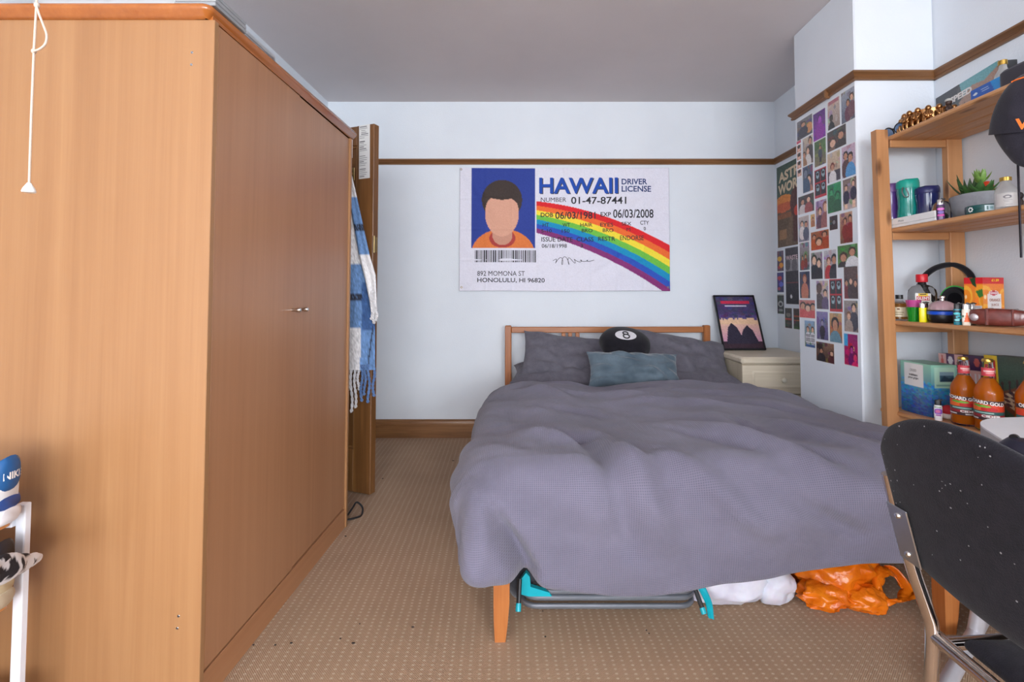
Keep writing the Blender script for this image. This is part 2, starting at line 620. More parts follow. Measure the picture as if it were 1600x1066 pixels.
added_win2 = thing('added_window_2', 'unseen white framed window added beyond the shoe rack for fill light', None, (XL - .06, -1.75, .78), kind='structure')  # window added out of view to go with the side fill lamp
fr = MB()
for a, b in (((-2.5, .78), (-2.45, 2.22)), ((-1.05, .78), (-1.0, 2.22)), ((-2.5, .78), (-1.0, .83)), ((-2.5, 2.17), (-1.0, 2.22)), ((-1.78, .78), (-1.72, 2.22))):
    fr.box((XL - .09, a[0], a[1]), (XL - .04, b[0], b[1]), .004)
obj('window_frame', fr, M_WHITE, added_win2)
for a, b in ((-2.45, -1.78), (-1.72, -1.05)):
    obj('window_pane', MB().box((XL - .07, a, .83), (XL - .064, b, 2.17)), glass('added_window_glass_2'), added_win2)


added_win3 = thing('added_window_3', 'unseen white framed window added beyond the shelf unit for fill light', None, (XR + .06, -3.75, .78), kind='structure')  # another added window, behind the camera, housing the far fill lamp
fr = MB()
for a, b in (((-4.75, .78), (-4.70, 2.02)), ((-2.80, .78), (-2.75, 2.02)), ((-4.75, .78), (-2.75, .83)), ((-4.75, 1.97), (-2.75, 2.02)), ((-3.78, .78), (-3.72, 2.02))):
    fr.box((XR + .04, a[0], a[1]), (XR + .09, b[0], b[1]), .004)
obj('window_frame', fr, M_WHITE, added_win3)
for a, b in ((-4.7, -3.78), (-3.72, -2.8)):
    obj('window_pane', MB().box((XR + .064, a, .83), (XR + .07, b, 1.97)), glass('added_window_glass_3'), added_win3)


# picture rails: a moulded profile run along each wall
def rail(name, p0, p1, nrm, m, label, e0=0, e1=0):
    """profile (depth, z); ends extended for mitres"""
    prof = [(0, RZ0), (.012, RZ0), (.016, RZ0 + .008), (.012, RZ0 + .014), (.018, RZ0 + .022), (.026, RZ0 + .03), (.026, RZ1 - .003), (.022, RZ1), (0, RZ1)]
    d = (Vector((p1[0], p1[1], 0)) - Vector((p0[0], p0[1], 0))).normalized(); n = Vector(nrm)
    f0 = lambda a, z: Vector((p0[0], p0[1], z)) + n * a + d * (e0 * a)
    f1 = lambda a, z: Vector((p1[0], p1[1], z)) + n * a + d * (e1 * a)
    return struct(name, MB().prism(prof, f0, f1), m, label, smooth=20)


rail('trim_1', (XL, YB), (XR, YB), (0, -1, 0), M_RAILX, 'brown wooden picture rail across the back wall above the flag')
rail('trim_2', (XR, YB), (XR, CHY1), (-1, 0, 0), M_RAILY, 'short brown picture rail in the alcove above the green poster')
rail('trim_3', (CHX, CHY1), (CHX, CHY0), (-1, 0, 0), M_RAILY, 'brown picture rail along the photo-covered chimney side', -1, 1)
obj('rail_joint', MB().box(tuple(at_x(1291, 150, CHX - .018) + Vector((-.012, .008, -.014))), tuple(at_x(1291, 150, CHX - .018) + Vector((.016, -.010, .030))), .004), M_RAILY, bpy.data.objects['trim_3'])
rail('trim_4', (CHX, CHY0), (XR, CHY0), (0, -1, 0), M_RAILX, 'brown picture rail on the front of the chimney breast', -1, 0)
rail('trim_5', (XR, CHY0), (XR, -2.7), (-1, 0, 0), M_RAILY, 'brown picture rail rising over the pine shelves')
rail('trim_6', (XL, -.98), (XL, YB), (1, 0, 0), M_RAILY, 'brown picture rail on the wall behind the wardrobe')


def skirt(name, p0, p1, nrm, m, label):
    prof = [(0, 0), (.02, 0), (.02, .098), (.016, .106), (.014, .118), (.008, .126), (0, .13)]
    n = Vector(nrm)
    f0 = lambda a, z: Vector((p0[0], p0[1], z)) + n * a
    f1 = lambda a, z: Vector((p1[0], p1[1], z)) + n * a
    return struct(name, MB().prism(prof, f0, f1), m, label, smooth=20)


M_SKX = wood('brown_skirting_x', S(96, 62, 34), S(134, 92, 56), S(160, 116, 76), 'x', rough=.35)
M_SKY = wood('brown_skirting_y', S(96, 62, 34), S(134, 92, 56), S(160, 116, 76), 'y', rough=.35)
skirt('baseboard_back', (XL, YB), (XR, YB), (0, -1, 0), M_SKX, 'brown wooden skirting board under the flag wall')
skirt('baseboard_left', (XL, YF), (XL, YB), (1, 0, 0), M_SKY, 'brown skirting board behind the wardrobe')
skirt('baseboard_right', (XR, CHY0), (XR, YF), (-1, 0, 0), M_SKY, 'brown skirting board behind the pine shelves')

# ------------------------------------------------------------------ wardrobe
M_BEECH = wood('beech_veneer', S(150, 106, 69), S(161, 117, 78), S(171, 128, 87), 'z', s=.8, rough=.38, along=.03)
M_BEECHD = wood('beech_veneer_doors', S(160, 111, 77), S(170, 121, 86), S(178, 129, 93), 'z', s=.8, rough=.3, along=.03)
M_BEECHY = wood('beech_veneer_plinth', S(164, 112, 75), S(175, 123, 85), S(183, 131, 92), 'y', s=.8, rough=.35, along=.03)
M_CORN = wood('orange_brown_moulding', S(152, 84, 32), S(166, 95, 38), S(178, 107, 47), 'y', s=.8, rough=.25, along=.04, coat=.4)
M_CHROME = plain('chrome', S(205, 205, 205), .12, 1.0, var=.02)
M_STEELD = plain('dull_screw_steel', S(150, 152, 156), .35, 1.0, var=.05)

WX0, WX1, WY0, WY1, WZ = -1.46, -.83, 1.25, 2.24, 1.768
wd = thing('wardrobe', 'tall beech-veneer two-door wardrobe with an orange-brown cornice', 'wardrobe', ((WX0 + WX1) / 2, (WY0 + WY1) / 2, 0))
obj('side_panel', MB().box((WX0, WY0, 0), (WX1 + .004, WY0 + .018, WZ), .0015), M_BEECH, wd)
obj('side_panel', MB().box((WX0, WY1 - .018, 0), (WX1 + .004, WY1, WZ), .0015), M_BEECH, wd)
obj('back_panel', MB().box((WX0, WY0 + .018, .01), (WX0 + .005, WY1 - .018, WZ)), M_BEECHD, wd)
obj('bottom_panel', MB().box((WX0 + .005, WY0 + .018, .075), (WX1 - .024, WY1 - .018, .093)), M_BEECHD, wd)
obj('plinth', MB().box((WX1 - .018, WY0 + .0185, 0), (WX1 - .001, WY1 - .0185, .083), .001), M_BEECHY, wd)
YM = 1.735
for k, (a, b) in enumerate(((WY0 + .024, YM - .002), (YM + .002, WY1 - .0215))):
    xo = 0 if k == 0 else -.004
    d = obj('door', MB().box((WX1 - .02 + xo, a, .09), (WX1 + .0 + xo, b, WZ - .004), .0015), M_BEECHD, wd)
    yk = YM - .035 if k == 0 else YM + .03
    kn = MB().lathe([(0, 0), (.0055, 0), (.0055, .012), (.0075, .018), (.0085, .026), (.0065, .03), (0, .031)], n=20,
                    M=Matrix.Translation((WX1 + xo, yk, .993)) @ Matrix.Rotation(PI / 2, 4, 'Y'))
    obj('knob', kn, M_CHROME, d)
# cornice: rounded moulding around near side and front
prof = [(-.03, WZ), (.006, WZ), (.012, WZ + .006), (.016, WZ + .012), (.021, WZ + .016), (.0235, WZ + .024), (.021, WZ + .031), (.014, WZ + .034), (-.03, WZ + .034)]
path = [((WX0, WY0), (0, -1))]
for k in range(9):
    a = -PI / 2 + PI / 2 * k / 8
    path.append(((WX1 - .018 + .018 * 0, WY0 + .018 * 0), (math.cos(a), math.sin(a))))
path += [((WX1, WY1), (1, 0)), ((WX1, WY1), (.7, .7)), ((WX1, WY1), (0, 1)), ((WX0, WY1), (0, 1))]
rings = []
for (x, y), (nx, ny) in path:
    rings.append([(x + nx * a, y + ny * a, z) for a, z in prof])
# keep the inner edge of the moulding from crossing itself at the corner
cm = MB().loft(rings)
cm.box((WX0, WY0 + .002, WZ), (WX1 - .002, WY1 - .002, WZ + .032))
obj('cornice', cm, M_CORN, wd, smooth=50)
for (x, y) in ((300, 82), (299, 101), (279, 963), (277, 982)):
    p = at_y(x, y, WY0)
    obj('screw', MB().lathe([(0, 0), (.003, 0), (.0034, .0006), (.0026, .0012), (0, .0007)], n=14,
                            M=Matrix.Translation(p) @ Matrix.Rotation(PI / 2, 4, 'X')), M_STEELD, wd)

# things lying on top of the wardrobe
WT = WZ + .034
M_CLEARP = glass('cloudy_clear_plastic', S(235, 238, 242), .35, 1.4, .55)
M_PAPERW = plain('white_paper', S(236, 236, 236), .6, var=.03)
sb = thing('storage_box', 'cloudy clear plastic storage box lying on top of the wardrobe', 'storage box', (-1.2, 1.58, WT))
bxm = MB()
bx0, bx1, by0, by1, bz1 = -1.44, -.965, 1.34, 1.83, WT + .15
def rr(x0, x1, y0, y1, r, z, n=6):
    o = []
    for cx, cy, a0 in ((x1 - r, y0 + r, -PI / 2), (x1 - r, y1 - r, 0), (x0 + r, y1 - r, PI / 2), (x0 + r, y0 + r, PI)):
        for k in range(n): o.append((cx + r * math.cos(a0 + PI / 2 * k / (n - 1)), cy + r * math.sin(a0 + PI / 2 * k / (n - 1)), z))
    return o
bxm.loft([rr(bx0 + .02, bx1 - .02, by0 + .02, by1 - .02, .03, WT), rr(bx0 + .002, bx1 - .002, by0 + .002, by1 - .002, .035, WT + .13)])
obj('box_body', bxm, M_CLEARP, sb)
obj('lid', MB().loft([rr(bx0 - .004, bx1 + .004, by0 - .004, by1 + .004, .04, WT + .131), rr(bx0 - .004, bx1 + .004, by0 - .004, by1 + .004, .04, WT + .142),
                      rr(bx0 + .01, bx1 - .01, by0 + .01, by1 - .01, .035, WT + .148)]), M_CLEARP, sb)
tag(obj('paper_stack', MB().box((-1.42, 1.39, WT + .002), (-1.0, 1.78, WT + .06), .004).box((-1.41, 1.4, WT + .06), (-1.04, 1.7, WT + .1), .004), M_PAPERW), 'white papers inside the clear box on the wardrobe', 'papers')
M_BLUEP = plain('blue_plastic', S(40, 70, 190), .35, var=.08)
tag(obj('blue_bottle', MB().lathe([(0, 0), (.011, 0), (.012, .004), (.012, .06), (.009, .066), (.009, .085), (0, .087)], (-.935, 1.30, WT), 18), M_BLUEP),
    'small blue bottle on top of the wardrobe beside the clear box', 'bottle')
cs = thing('case_stack', 'low stack of clear plastic disc cases at the wardrobe top corner', 'cases', (-.868, 1.31, WT))
for k in range(3):
    obj('disc_case', MB().box((-.93 + .002 * k, 1.245, WT + .001 + .0105 * k), (-.822 + .001 * k, 1.385 - .003 * k, WT + .011 + .0105 * k), .001),
        glass('clear_case_%d' % k, S(200, 204, 208), .2, 1.4, .5) if k != 1 else plain('grey_case', S(150, 152, 156), .3), cs)

# ------------------------------------------------------------------ old wooden door standing behind the wardrobe
M_DOOR = wood('old_brown_door_z', S(84, 54, 28), S(118, 78, 42), S(150, 106, 60), 'z', s=.7, rough=.4, along=.06)
M_DOORE = wood('brown_door_edge', S(100, 66, 34), S(136, 94, 54), S(160, 114, 70), 'z', s=.9, rough=.45, along=.06)
ddir = Vector((-.93, .3676, 0)).normalized(); dn = Vector((.3676, .93, 0)).normalized()
dl = .66; dth = .042; dtop = 1.955
d0 = Vector((-.828, 2.555, 0))
dang = math.atan2(ddir.y, ddir.x)
door = thing('door_1', 'brown panelled wooden door standing behind the wardrobe', None, d0, (0, 0, dang), kind='structure')
# local frame: x along the door to the left wall, y towards the camera (-) after rotation
# rotated by dang, local +y points to -(dn): the camera side
def dbox(x0, x1, y0, y1, z0, z1, b=.003): return MB().box((x0, y0, z0), (x1, y1, z1), b)
obj('stile', dbox(0, .115, -dth, 0, .008, dtop), M_DOOR, door, local=True)
obj('stile', dbox(dl - .115, dl, -dth, 0, .008, dtop), M_DOOR, door, local=True)
for z0, z1 in ((.008, .23), (.86, 1.04), (dtop - .105, dtop)):
    obj('rail', dbox(.115, dl - .115, -dth, -.002, z0, z1), M_DOOR, door, local=True)
for z0, z1 in ((.23, .86), (1.04, dtop - .105)):
    obj('panel', dbox(.112, dl - .112, -dth * .65, -.016, z0 - .003, z1 + .003, .002), M_DOOR, door, local=True)
    mo = MB()
    mo.box((.115, -.018, z0), (.127, -.006, z1), .004); mo.box((dl - .127, -.018, z0), (dl - .115, -.006, z1), .004)
    mo.box((.115, -.018, z0), (dl - .115, -.006, z0 + .012), .004); mo.box((.115, -.018, z1 - .012), (dl - .115, -.006, z1), .004)
    obj('moulding', mo, M_DOORE, door, local=True)
M_BRASS = plain('aged_brass', S(150, 130, 90), .4, .9, var=.15)
hg = MB(); hg.box((-.003, -.036, 1.27), (.0, -.006, 1.35), .001); hg.tube([(-.007, -.002, 1.265), (-.007, -.002, 1.355)], .006, 12)
for z in (1.285, 1.31, 1.335): hg.lathe([(0, 0), (.004, 0), (.003, .0015), (0, .0015)], n=10, M=Matrix.Translation((-.003, -.022, z)) @ Matrix.Rotation(-PI / 2, 4, 'Y'))
obj('hinge', hg, M_BRASS, door, local=True)
obj('coat_hook', MB().tube(spline([(.14, .0, 1.70), (.14, .03, 1.68), (.14, .06, 1.685), (.14, .075, 1.71)], 5), .006, 10).box((.125, 0, 1.66), (.155, .004, 1.73), .001), M_BRASS, door, local=True)

# notice sheet on the door stile
cv = Canvas(24, 110, (226, 226, 224), (214, 214, 214))
rg = np.random.RandomState(3)
for k in range(28):
    y = .03 + k * .034
    if k in (7, 14, 15, 22): continue
    cv.rect(.1 + .1 * (k in (2, 3, 4)), y, .45 + .45 * rg.rand(), y + .012, (120, 120, 124) if k not in (3, 8, 16) else (60, 60, 64))
ns = sheet(cv, (0, 0, 0), (1, 0, 0), (0, 0, 1), .072, .29)
Rm = Matrix.Rotation(dang + PI, 4, 'Z')
pl = d0 + ddir * .0955 - dn * .0012
ns.v = [tuple(Matrix.Translation((pl.x, pl.y, 1.664)) @ Rm @ Matrix.Rotation(-.012, 4, 'Y') @ Vector(p)) for p in ns.v]
tag(obj('notice_sheet', ns, PRINT), 'long white printed notice stuck on the brown door', 'notice')
# little white tag peeping out between wardrobe and door
p = at_y(547, 230, 2.46)
tag(obj('white_card', MB().box((p.x - .03, p.y, p.z - .055), (p.x + .012, p.y + .003, p.z + .045), .001, ), M_PAPERW), 'small white card peeping out behind the wardrobe cornice', 'card')

# ------------------------------------------------------------------ scarf hanging on the door
def scarf_strip(px_top, px_bot, pattern, Yd, wob, seed, n=34, m=90):
    """edges given as left/right pixel outlines at depth Yd(t); thickness and soft folds"""
    vs = []; cols = []
    for j in range(m):
        t = j / (m - 1)
        y = px_top[2] + (px_bot[2] - px_top[2]) * t
        L = np.interp(y, [q[0] for q in px_top[3]], [q[1] for q in px_top[3]])
        Rr = np.interp(y, [q[0] for q in px_bot[3]], [q[1] for q in px_bot[3]])
        for i in range(n):
            s = i / (n - 1)
            x = L + (Rr - L) * s
            dy = wob * math.sin(s * 9 + seed) * (.3 + .7 * t) + .004 * noise.noise(Vector((x * .1, y * .03, seed)))
            P = at_y(x, y, Yd + dy)
            edge = .006 * (1 - (2 * s - 1) ** 8)
            vs.append((P, edge)); cols.append(pattern(x, y, s, t))
    mb = MB(); b = n * m
    mb.v = [tuple(p - Vector((0, e, 0))) for p, e in vs] + [tuple(p + Vector((0, e, 0))) for p, e in vs]
    for j in range(m - 1):
        for i in range(n - 1):
            q = (j * n + i, j * n + i + 1, (j + 1) * n + i + 1, (j + 1) * n + i)
            mb.f.append(q); mb.f.append(tuple(b + k for k in reversed(q)))
    edge = [i for i in range(n)] + [j * n + n - 1 for j in range(1, m)] + [(m - 1) * n + i for i in range(n - 2, -1, -1)] + [j * n for j in range(m - 2, 0, -1)]
    for a, c in zip(edge, edge[1:] + edge[:1]): mb.f.append((a, c, b + c, b + a))
    mb.mi = [0] * len(mb.f)
    c = np.ones((2 * b, 4)); c[:, :3] = lin(np.vstack([cols, cols])); mb.col = c
    return mb


BL, BD, WH, DK = np.array((108, 144, 192.)), np.array((62, 92, 140.)), np.array((226, 224, 226.)), np.array((52, 56, 70.))
def pat_back(x, y, s, t):
    if 459 < y < 469: c = DK if noise.noise(Vector((x * .9, y * .4, 1))) > -.35 else BL
    elif y < 412: c = WH
    elif y < 512: c = BL
    else: c = WH if x < 565 - (y - 512) * .03 else BL
    if 566 < x and 440 < y < 516: c = BD * 1.05
    if abs(x - (586 - (y - 490) * .13)) < 1.0 and y > 495: c = DK
    k = 1.04 + .30 * noise.noise(Vector((x * 1.9, y * 1.3, 4)))
    return np.clip(c * k, 0, 255)
def pat_front(x, y, s, t):
    if 350 < y < 360: c = DK if noise.noise(Vector((x * .9, y * .4, 1))) > -.3 else BL
    elif y < 308: c = WH
    elif y < 398: c = BL
    else: c = WH
    k = 1.04 + .30 * noise.noise(Vector((x * 1.9, y * 1.3, 9)))
    return np.clip(c * k, 0, 255)
sc = thing('scarf', 'blue and white checked woollen scarf with tassels hung on the brown door', 'scarf', (-.9, 2.52, .8))
M_SCARF = printed('woollen_scarf', .95, 0, .9)
obj('back_fall', scarf_strip((0, 0, 262, [(262, 535), (400, 532), (650, 534)]), (0, 0, 578, [(262, 548), (320, 556), (400, 566), (440, 580), (500, 586), (578, 586)]), pat_back, 2.535, .010, 1), M_SCARF, sc)
obj('front_fall', scarf_strip((0, 0, 262, [(262, 541), (330, 549), (400, 561), (440, 571), (470, 577), (500, 581)]), (0, 0, 497, [(262, 547), (300, 556), (350, 567), (400, 578), (430, 587), (497, 590)]), pat_front, 2.495, .006, 3), M_SCARF, sc)
M_TB, M_TW = cloth('blue_wool_tassel', S(70, 100, 150), S(110, 142, 190), 500), cloth('white_wool_tassel', S(205, 203, 206), S(232, 230, 232), 500)
rnd = random.Random(4)
def tassel(x, y, ln, depth, m):
    pts = []
    for k in range(9):
        yy = y + ln * k / 8
        pts.append(at_y(x + 1.5 * math.sin(k * .9 + x), yy, depth + .004 * math.sin(k + x)))
    mb = MB()
    for ph in (0, PI):
        q = []
        for k in range(25):
            f = k / 24 * 8; i = min(7, int(f)); p = pts[i].lerp(pts[i + 1], f - i); a = k * 1.1 + ph
            q.append(p + Vector((math.cos(a) * .0035, math.sin(a) * .0035, 0)))
        mb.tube(q, [.0045] * 23 + [.006, .002], 7)
    obj('tassel', mb, m, sc)
for x, ln, m in ((543, 42, M_TW), (549, 75, M_TW), (555, 68, M_TW), (560, 40, M_TW), (565, 58, M_TB), (570, 48, M_TB), (576, 60, M_TB), (584, 50, M_TB)):
    tassel(x, 570, ln, 2.535, m)
for x, y, ln in ((581, 455, 45), (584, 470, 36), (588, 480, 22)):
    tassel(x, y, ln, 2.485, M_TW)

# black cable on the carpet by the wardrobe
p = at_z(548, 784, .004)
M_BLKP = plain('black_plastic', S(24, 24, 27), .4, var=.1)
pts = [(-.86, 2.33, .005), (-.845, 2.36, .03), (-.83, 2.37, .05), (-.80, 2.36, .03), (-.795, 2.335, .006), (-.81, 2.31, .005), (-.84, 2.29, .005), (-.88, 2.285, .005), (-.95, 2.29, .005), (-1.1, 2.31, .005)]
tag(obj('cable', MB().tube(spline(pts), .0042, 8), M_BLKP), 'loop of black cable on the carpet beside the wardrobe', 'cable')
# ------------------------------------------------------------------ bed
M_PINEX = wood('oiled_pine_x', S(150, 86, 44), S(172, 106, 56), S(188, 124, 70), 'x', rough=.4)
M_PINEZ = wood('oiled_pine_z', S(150, 84, 42), S(170, 102, 52), S(186, 120, 66), 'z', rough=.4)
M_PINEY = wood('oiled_pine_y', S(168, 96, 44), S(192, 116, 58), S(206, 134, 74), 'y', rough=.4)
BW, BLN = 1.475, 2.02
BX, BY, BA = -.178, 3.515, -.024          # head-left corner and heading
bc, bs = math.cos(BA), math.sin(-BA)


def bed(u, v, z): return Vector((BX + u * bc + v * bs, BY - v * bc + u * bs, z))


bt = thing('bed_frame', 'double pine bed frame with slatted headboard under the grey duvet', 'bed', (BX + BW / 2, BY - 1, 0))


def bbox(u0, u1, v0, v1, z0, z1, bev=.004):
    mb = MB().box((u0, v0, z0), (u1, v1, z1), bev)
    mb.v = [tuple(bed(*p)) for p in mb.v]
    return mb


hz = .822
for u in (0, BW - .045):
    obj('headboard_post', bbox(u, u + .045, 0, .045, 0, hz, .005), M_PINEZ, bt)
obj('top_rail', bbox(.045, BW - .045, .008, .036, hz - .052, hz - .01), M_PINEX, bt)
obj('lower_rail', bbox(.045, BW - .045, .008, .036, .33, .42), M_PINEX, bt)
for u in (.405, .452, .505, .93, .98, 1.03):
    obj('slat', bbox(u, u + .028, .014, .030, .42, hz - .052, .003), M_PINEZ, bt)
obj('side_rail', bbox(.01, .038, .045, BLN - .05, .25, .33), M_PINEY, bt)
obj('side_rail', bbox(BW - .038, BW - .01, .045, BLN - .05, .25, .33), M_PINEY, bt)
obj('foot_rail', bbox(.045, BW - .045, BLN - .045, BLN - .015, .25, .33), M_PINEX, bt)
for u in (.02, BW - .068):
    lg = MB()
    lg.loft([[tuple(bed(u + a, BLN - .05 + b, z)) for a, b in ((i, i), (.048 - j, i), (.048 - j, .048 - i), (i, .048 - i))]
             for z, i, j in ((0, .004, .012), (.06, .001, .005), (.12, 0, 0), (.32, 0, 0))])
    obj('leg', lg, M_PINEZ, bt)
M_MATT = cloth('white_ticking', S(214, 214, 216), S(228, 228, 230))
tag(obj('mattress', bbox(.04, BW - .04, .06, BLN - .02, .31, .47, .05), M_MATT), 'white mattress hidden under the grey duvet on the bed', 'mattress')

# ------------------------------------------------------------------ duvet
GA, GB = S(96, 93, 108), S(130, 126, 145)
M_DUVET = fabric('grey_waffle_duvet', GA, GB, .0062, 'weave', .6, dist=.002)
M_PILLOW = cloth('grey_cotton', S(90, 88, 97), S(114, 111, 121), 240, .35, .1)
V0 = .60
HT = .535


def sstep(a, b, x):
    t = max(0., min(1., (x - a) / (b - a))); return t * t * (3 - 2 * t)


def nz(x, y, z=0): return noise.noise(Vector((x, y, z)))


def fold(u, v, u0, v0, u1, v1, w, h):
    """a soft crease along a segment in duvet coordinates"""
    dx, dy = u1 - u0, v1 - v0; L2 = dx * dx + dy * dy
    t = max(0., min(1., ((u - u0) * dx + (v - v0) * dy) / L2))
    d = math.hypot(u - u0 - t * dx, v - v0 - t * dy)
    k = math.sin(PI * (.12 + .76 * t))
    return h * k * math.exp(-(d / w) ** 2)


FOLDS = []
frnd = random.Random(12)
# folds fanning over the foot end, lower ones running down to the right
for a in ((.30, 1.78, .42, 2.32, .035, -.016), (.36, 1.74, .52, 2.30, .04, .014), (.62, 1.72, .86, 2.02, .03, -.012), (.70, 1.66, .98, 2.06, .04, .016),
          (.80, 1.70, 1.10, 2.16, .028, -.014), (.92, 1.62, 1.00, 1.85, .025, -.010), (.55, 2.0, .80, 2.30, .035, .012), (.78, 2.12, 1.08, 2.34, .03, -.013),
          (1.06, 1.6, 1.25, 2.1, .04, .013), (1.2, 1.55, 1.36, 1.95, .03, -.010), (1.0, 2.1, 1.3, 2.3, .04, .014),
          (.10, 1.72, .30, 1.90, .03, .014), (.16, 1.66, .40, 1.84, .025, -.010),
          (.2, 1.1, .8, 1.25, .03, .008), (.35, .9, 1.0, .98, .025, -.007), (.5, 1.3, 1.15, 1.45, .035, .009), (.15, 1.35, .45, 1.5, .03, -.007),
          (.1, .72, .7, .8, .022, .008), (.3, .66, 1.1, .74, .02, -.007), (.9, 1.05, 1.4, 1.25, .03, .009), (.75, .82, 1.35, .9, .025, .008),
          (.05, 1.0, .3, 1.2, .03, .01), (1.05, 1.3, 1.42, 1.6, .03, -.008)):
    FOLDS.append(a)

RB = .13


def bend(r, S_, tk=.16, rc=.022):
    if r <= 0: return 0., 0.
    if r < RB * PI / 2:
        a = r / RB; return RB * math.sin(a), RB * (1 - math.cos(a))
    if r <= S_:
        s = r - RB * PI / 2; return RB - tk * s, RB + s
    o, d = bend(S_, S_, tk, rc)
    a = min((r - S_) / rc, PI * .95)
    return o - rc * (1 - math.cos(a)), d + rc * math.sin(a)


NU, NV = 250, 210
RC = .022 * PI * .95


def hem(u): return .365 + .060 * math.exp(-((u - .42) / .28) ** 2) - .040 * sstep(.6, 1.3, u)


def hemv(v): return .36 + .03 * math.sin(v * 2.2)


def duvet_point(a, b):
    # a: -1..1 style parameters expanded so overhang rows are evenly spaced
    umin, umax = -(.38 + RC), BW + .36 + RC
    u = umin + (umax - umin) * a
    vend = BLN + .0
    v = V0 + b * (vend + .46 + RC - V0)
    return u, v


def duvet_surface(a, b):
    u, v = duvet_point(a, b)
    ox = 0.
    sg = 0
    I = .02
    if u < I: ox = I - u; sg = -1
    elif u > BW - I: ox = u - (BW - I); sg = 1
    oy = max(0., v - (BLN - .03))
    uc = min(max(u, I), BW - I); vc = min(v, BLN - .03)
    Sx = .385; Sy = hem(uc) * 1.0
    # scale overhang so every hem ends with the roll
    oys = oy * (Sy + RC) / (.46 + .03 + RC)
    p = 4.0
    r = (ox ** p + oys ** p) ** (1 / p) if (ox > 0 or oys > 0) else 0.
    mix = oys / (ox + oys) if r > 0 else 0
    S_ = Sx * (1 - mix) + Sy * mix
    lobe = (math.exp(-((u + .06) / .17) ** 2) * sstep(.0, .25, oys)) if u < .35 else 0.
    S_ *= 1 - .20 * lobe
    o, d = bend(r, S_, .16 - .5 * lobe, .022 + .030 * lobe)
    h = math.hypot(ox, oys)
    du = sg * ox / h * o if h > 0 else 0.
    dv = oys / h * o if h > 0 else 0.
    z = HT - d
    # fullness of the filling
    cu = (uc / BW - .5) * 2
    z += (.028 * (1 - cu ** 4) + .022 * nz(u * 2.1, v * 2.1, 3) + .010 * nz(u * 5, v * 5, 8)) * (1 - sstep(0, .2, r))
    z -= .045 * sstep(.34, .02, v - V0)
    nrm_amt = .026 * nz(u * 3.0, v * 3.0, 5) + .014 * nz((u - v) * 7, (u + v) * 2.6, 2)
    for q in FOLDS: nrm_amt += 2.3 * fold(u, v, *q)
    # fine crumples across the top
    nrm_amt += .0035 * nz((u + .3 * v) * 6, v * 26, 7) * (1 - sstep(.1, .3, oy)) + .003 * nz(u * 14 - v * 9, v * 12, 9)
    # corner: the side roll and the front panel part in a deep crease
    if sg < 0 or uc < .3:
        uu = (u if sg < 0 else u)
        crease = math.exp(-((uu - .115 + .55 * max(0., .34 - oys)) / .030) ** 2) * sstep(.12, .30, oys)
        nrm_amt -= .095 * crease
        nrm_amt += .05 * math.exp(-((uu + .05) / .10) ** 2) * sstep(.05, .25, oys)
        z += .0
    sl = sstep(.0, .2, r)
    dirv = Vector((sg * ox / h if h > 0 else 0, oys / h if h > 0 else 0, 0))
    P = bed(uc + du, vc + dv, z)
    nx = (dirv.x * bc + dirv.y * bs); ny = (-dirv.y * bc + dirv.x * bs)
    P += Vector((nx, ny, 0)) * nrm_amt * sl + Vector((0, 0, 1)) * nrm_amt * (1 - sl)
    # foot corner lobe sags
    if P.y > CHY0 - .08: P.x = min(P.x, CHX - .012)
    P.z = max(P.z, .02)
    return P, (u, v)


mb = MB(); uv = []
for j in range(NV):
    for i in range(NU):
        P, q = duvet_surface(i / (NU - 1), j / (NV - 1))
        mb.v.append(tuple(P)); uv.append((q[0], q[1], 0))
mb.f = [(j * NU + i, j * NU + i + 1, (j + 1) * NU + i + 1, (j + 1) * NU + i) for j in range(NV - 1) for i in range(NU - 1)]
# head edge rolls down under itself
row = [mb.v[i] for i in range(NU)]
prev = list(range(NU))
for k in range(1, 6):
    a = PI * k / 5
    ids = []
    for i in range(NU):
        x, y, z = row[i]
        rr_ = .03
        ids.append(len(mb.v)); mb.v.append((x, y + rr_ * math.sin(a), z - rr_ * (1 - math.cos(a)))); uv.append((uv[i][0], uv[i][1] - .02 * k, 0))
    mb.f += [(ids[i], ids[i + 1], prev[i + 1], prev[i]) for i in range(NU - 1)]
    prev = ids
mb.mi = [0] * len(mb.f); mb.uvw = uv
dv_o = obj('duvet', mb, M_DUVET, smooth=180)
tag(dv_o, 'thick dark grey waffle-weave duvet spread over the whole bed', 'duvet')

# ------------------------------------------------------------------ pillows and cushions


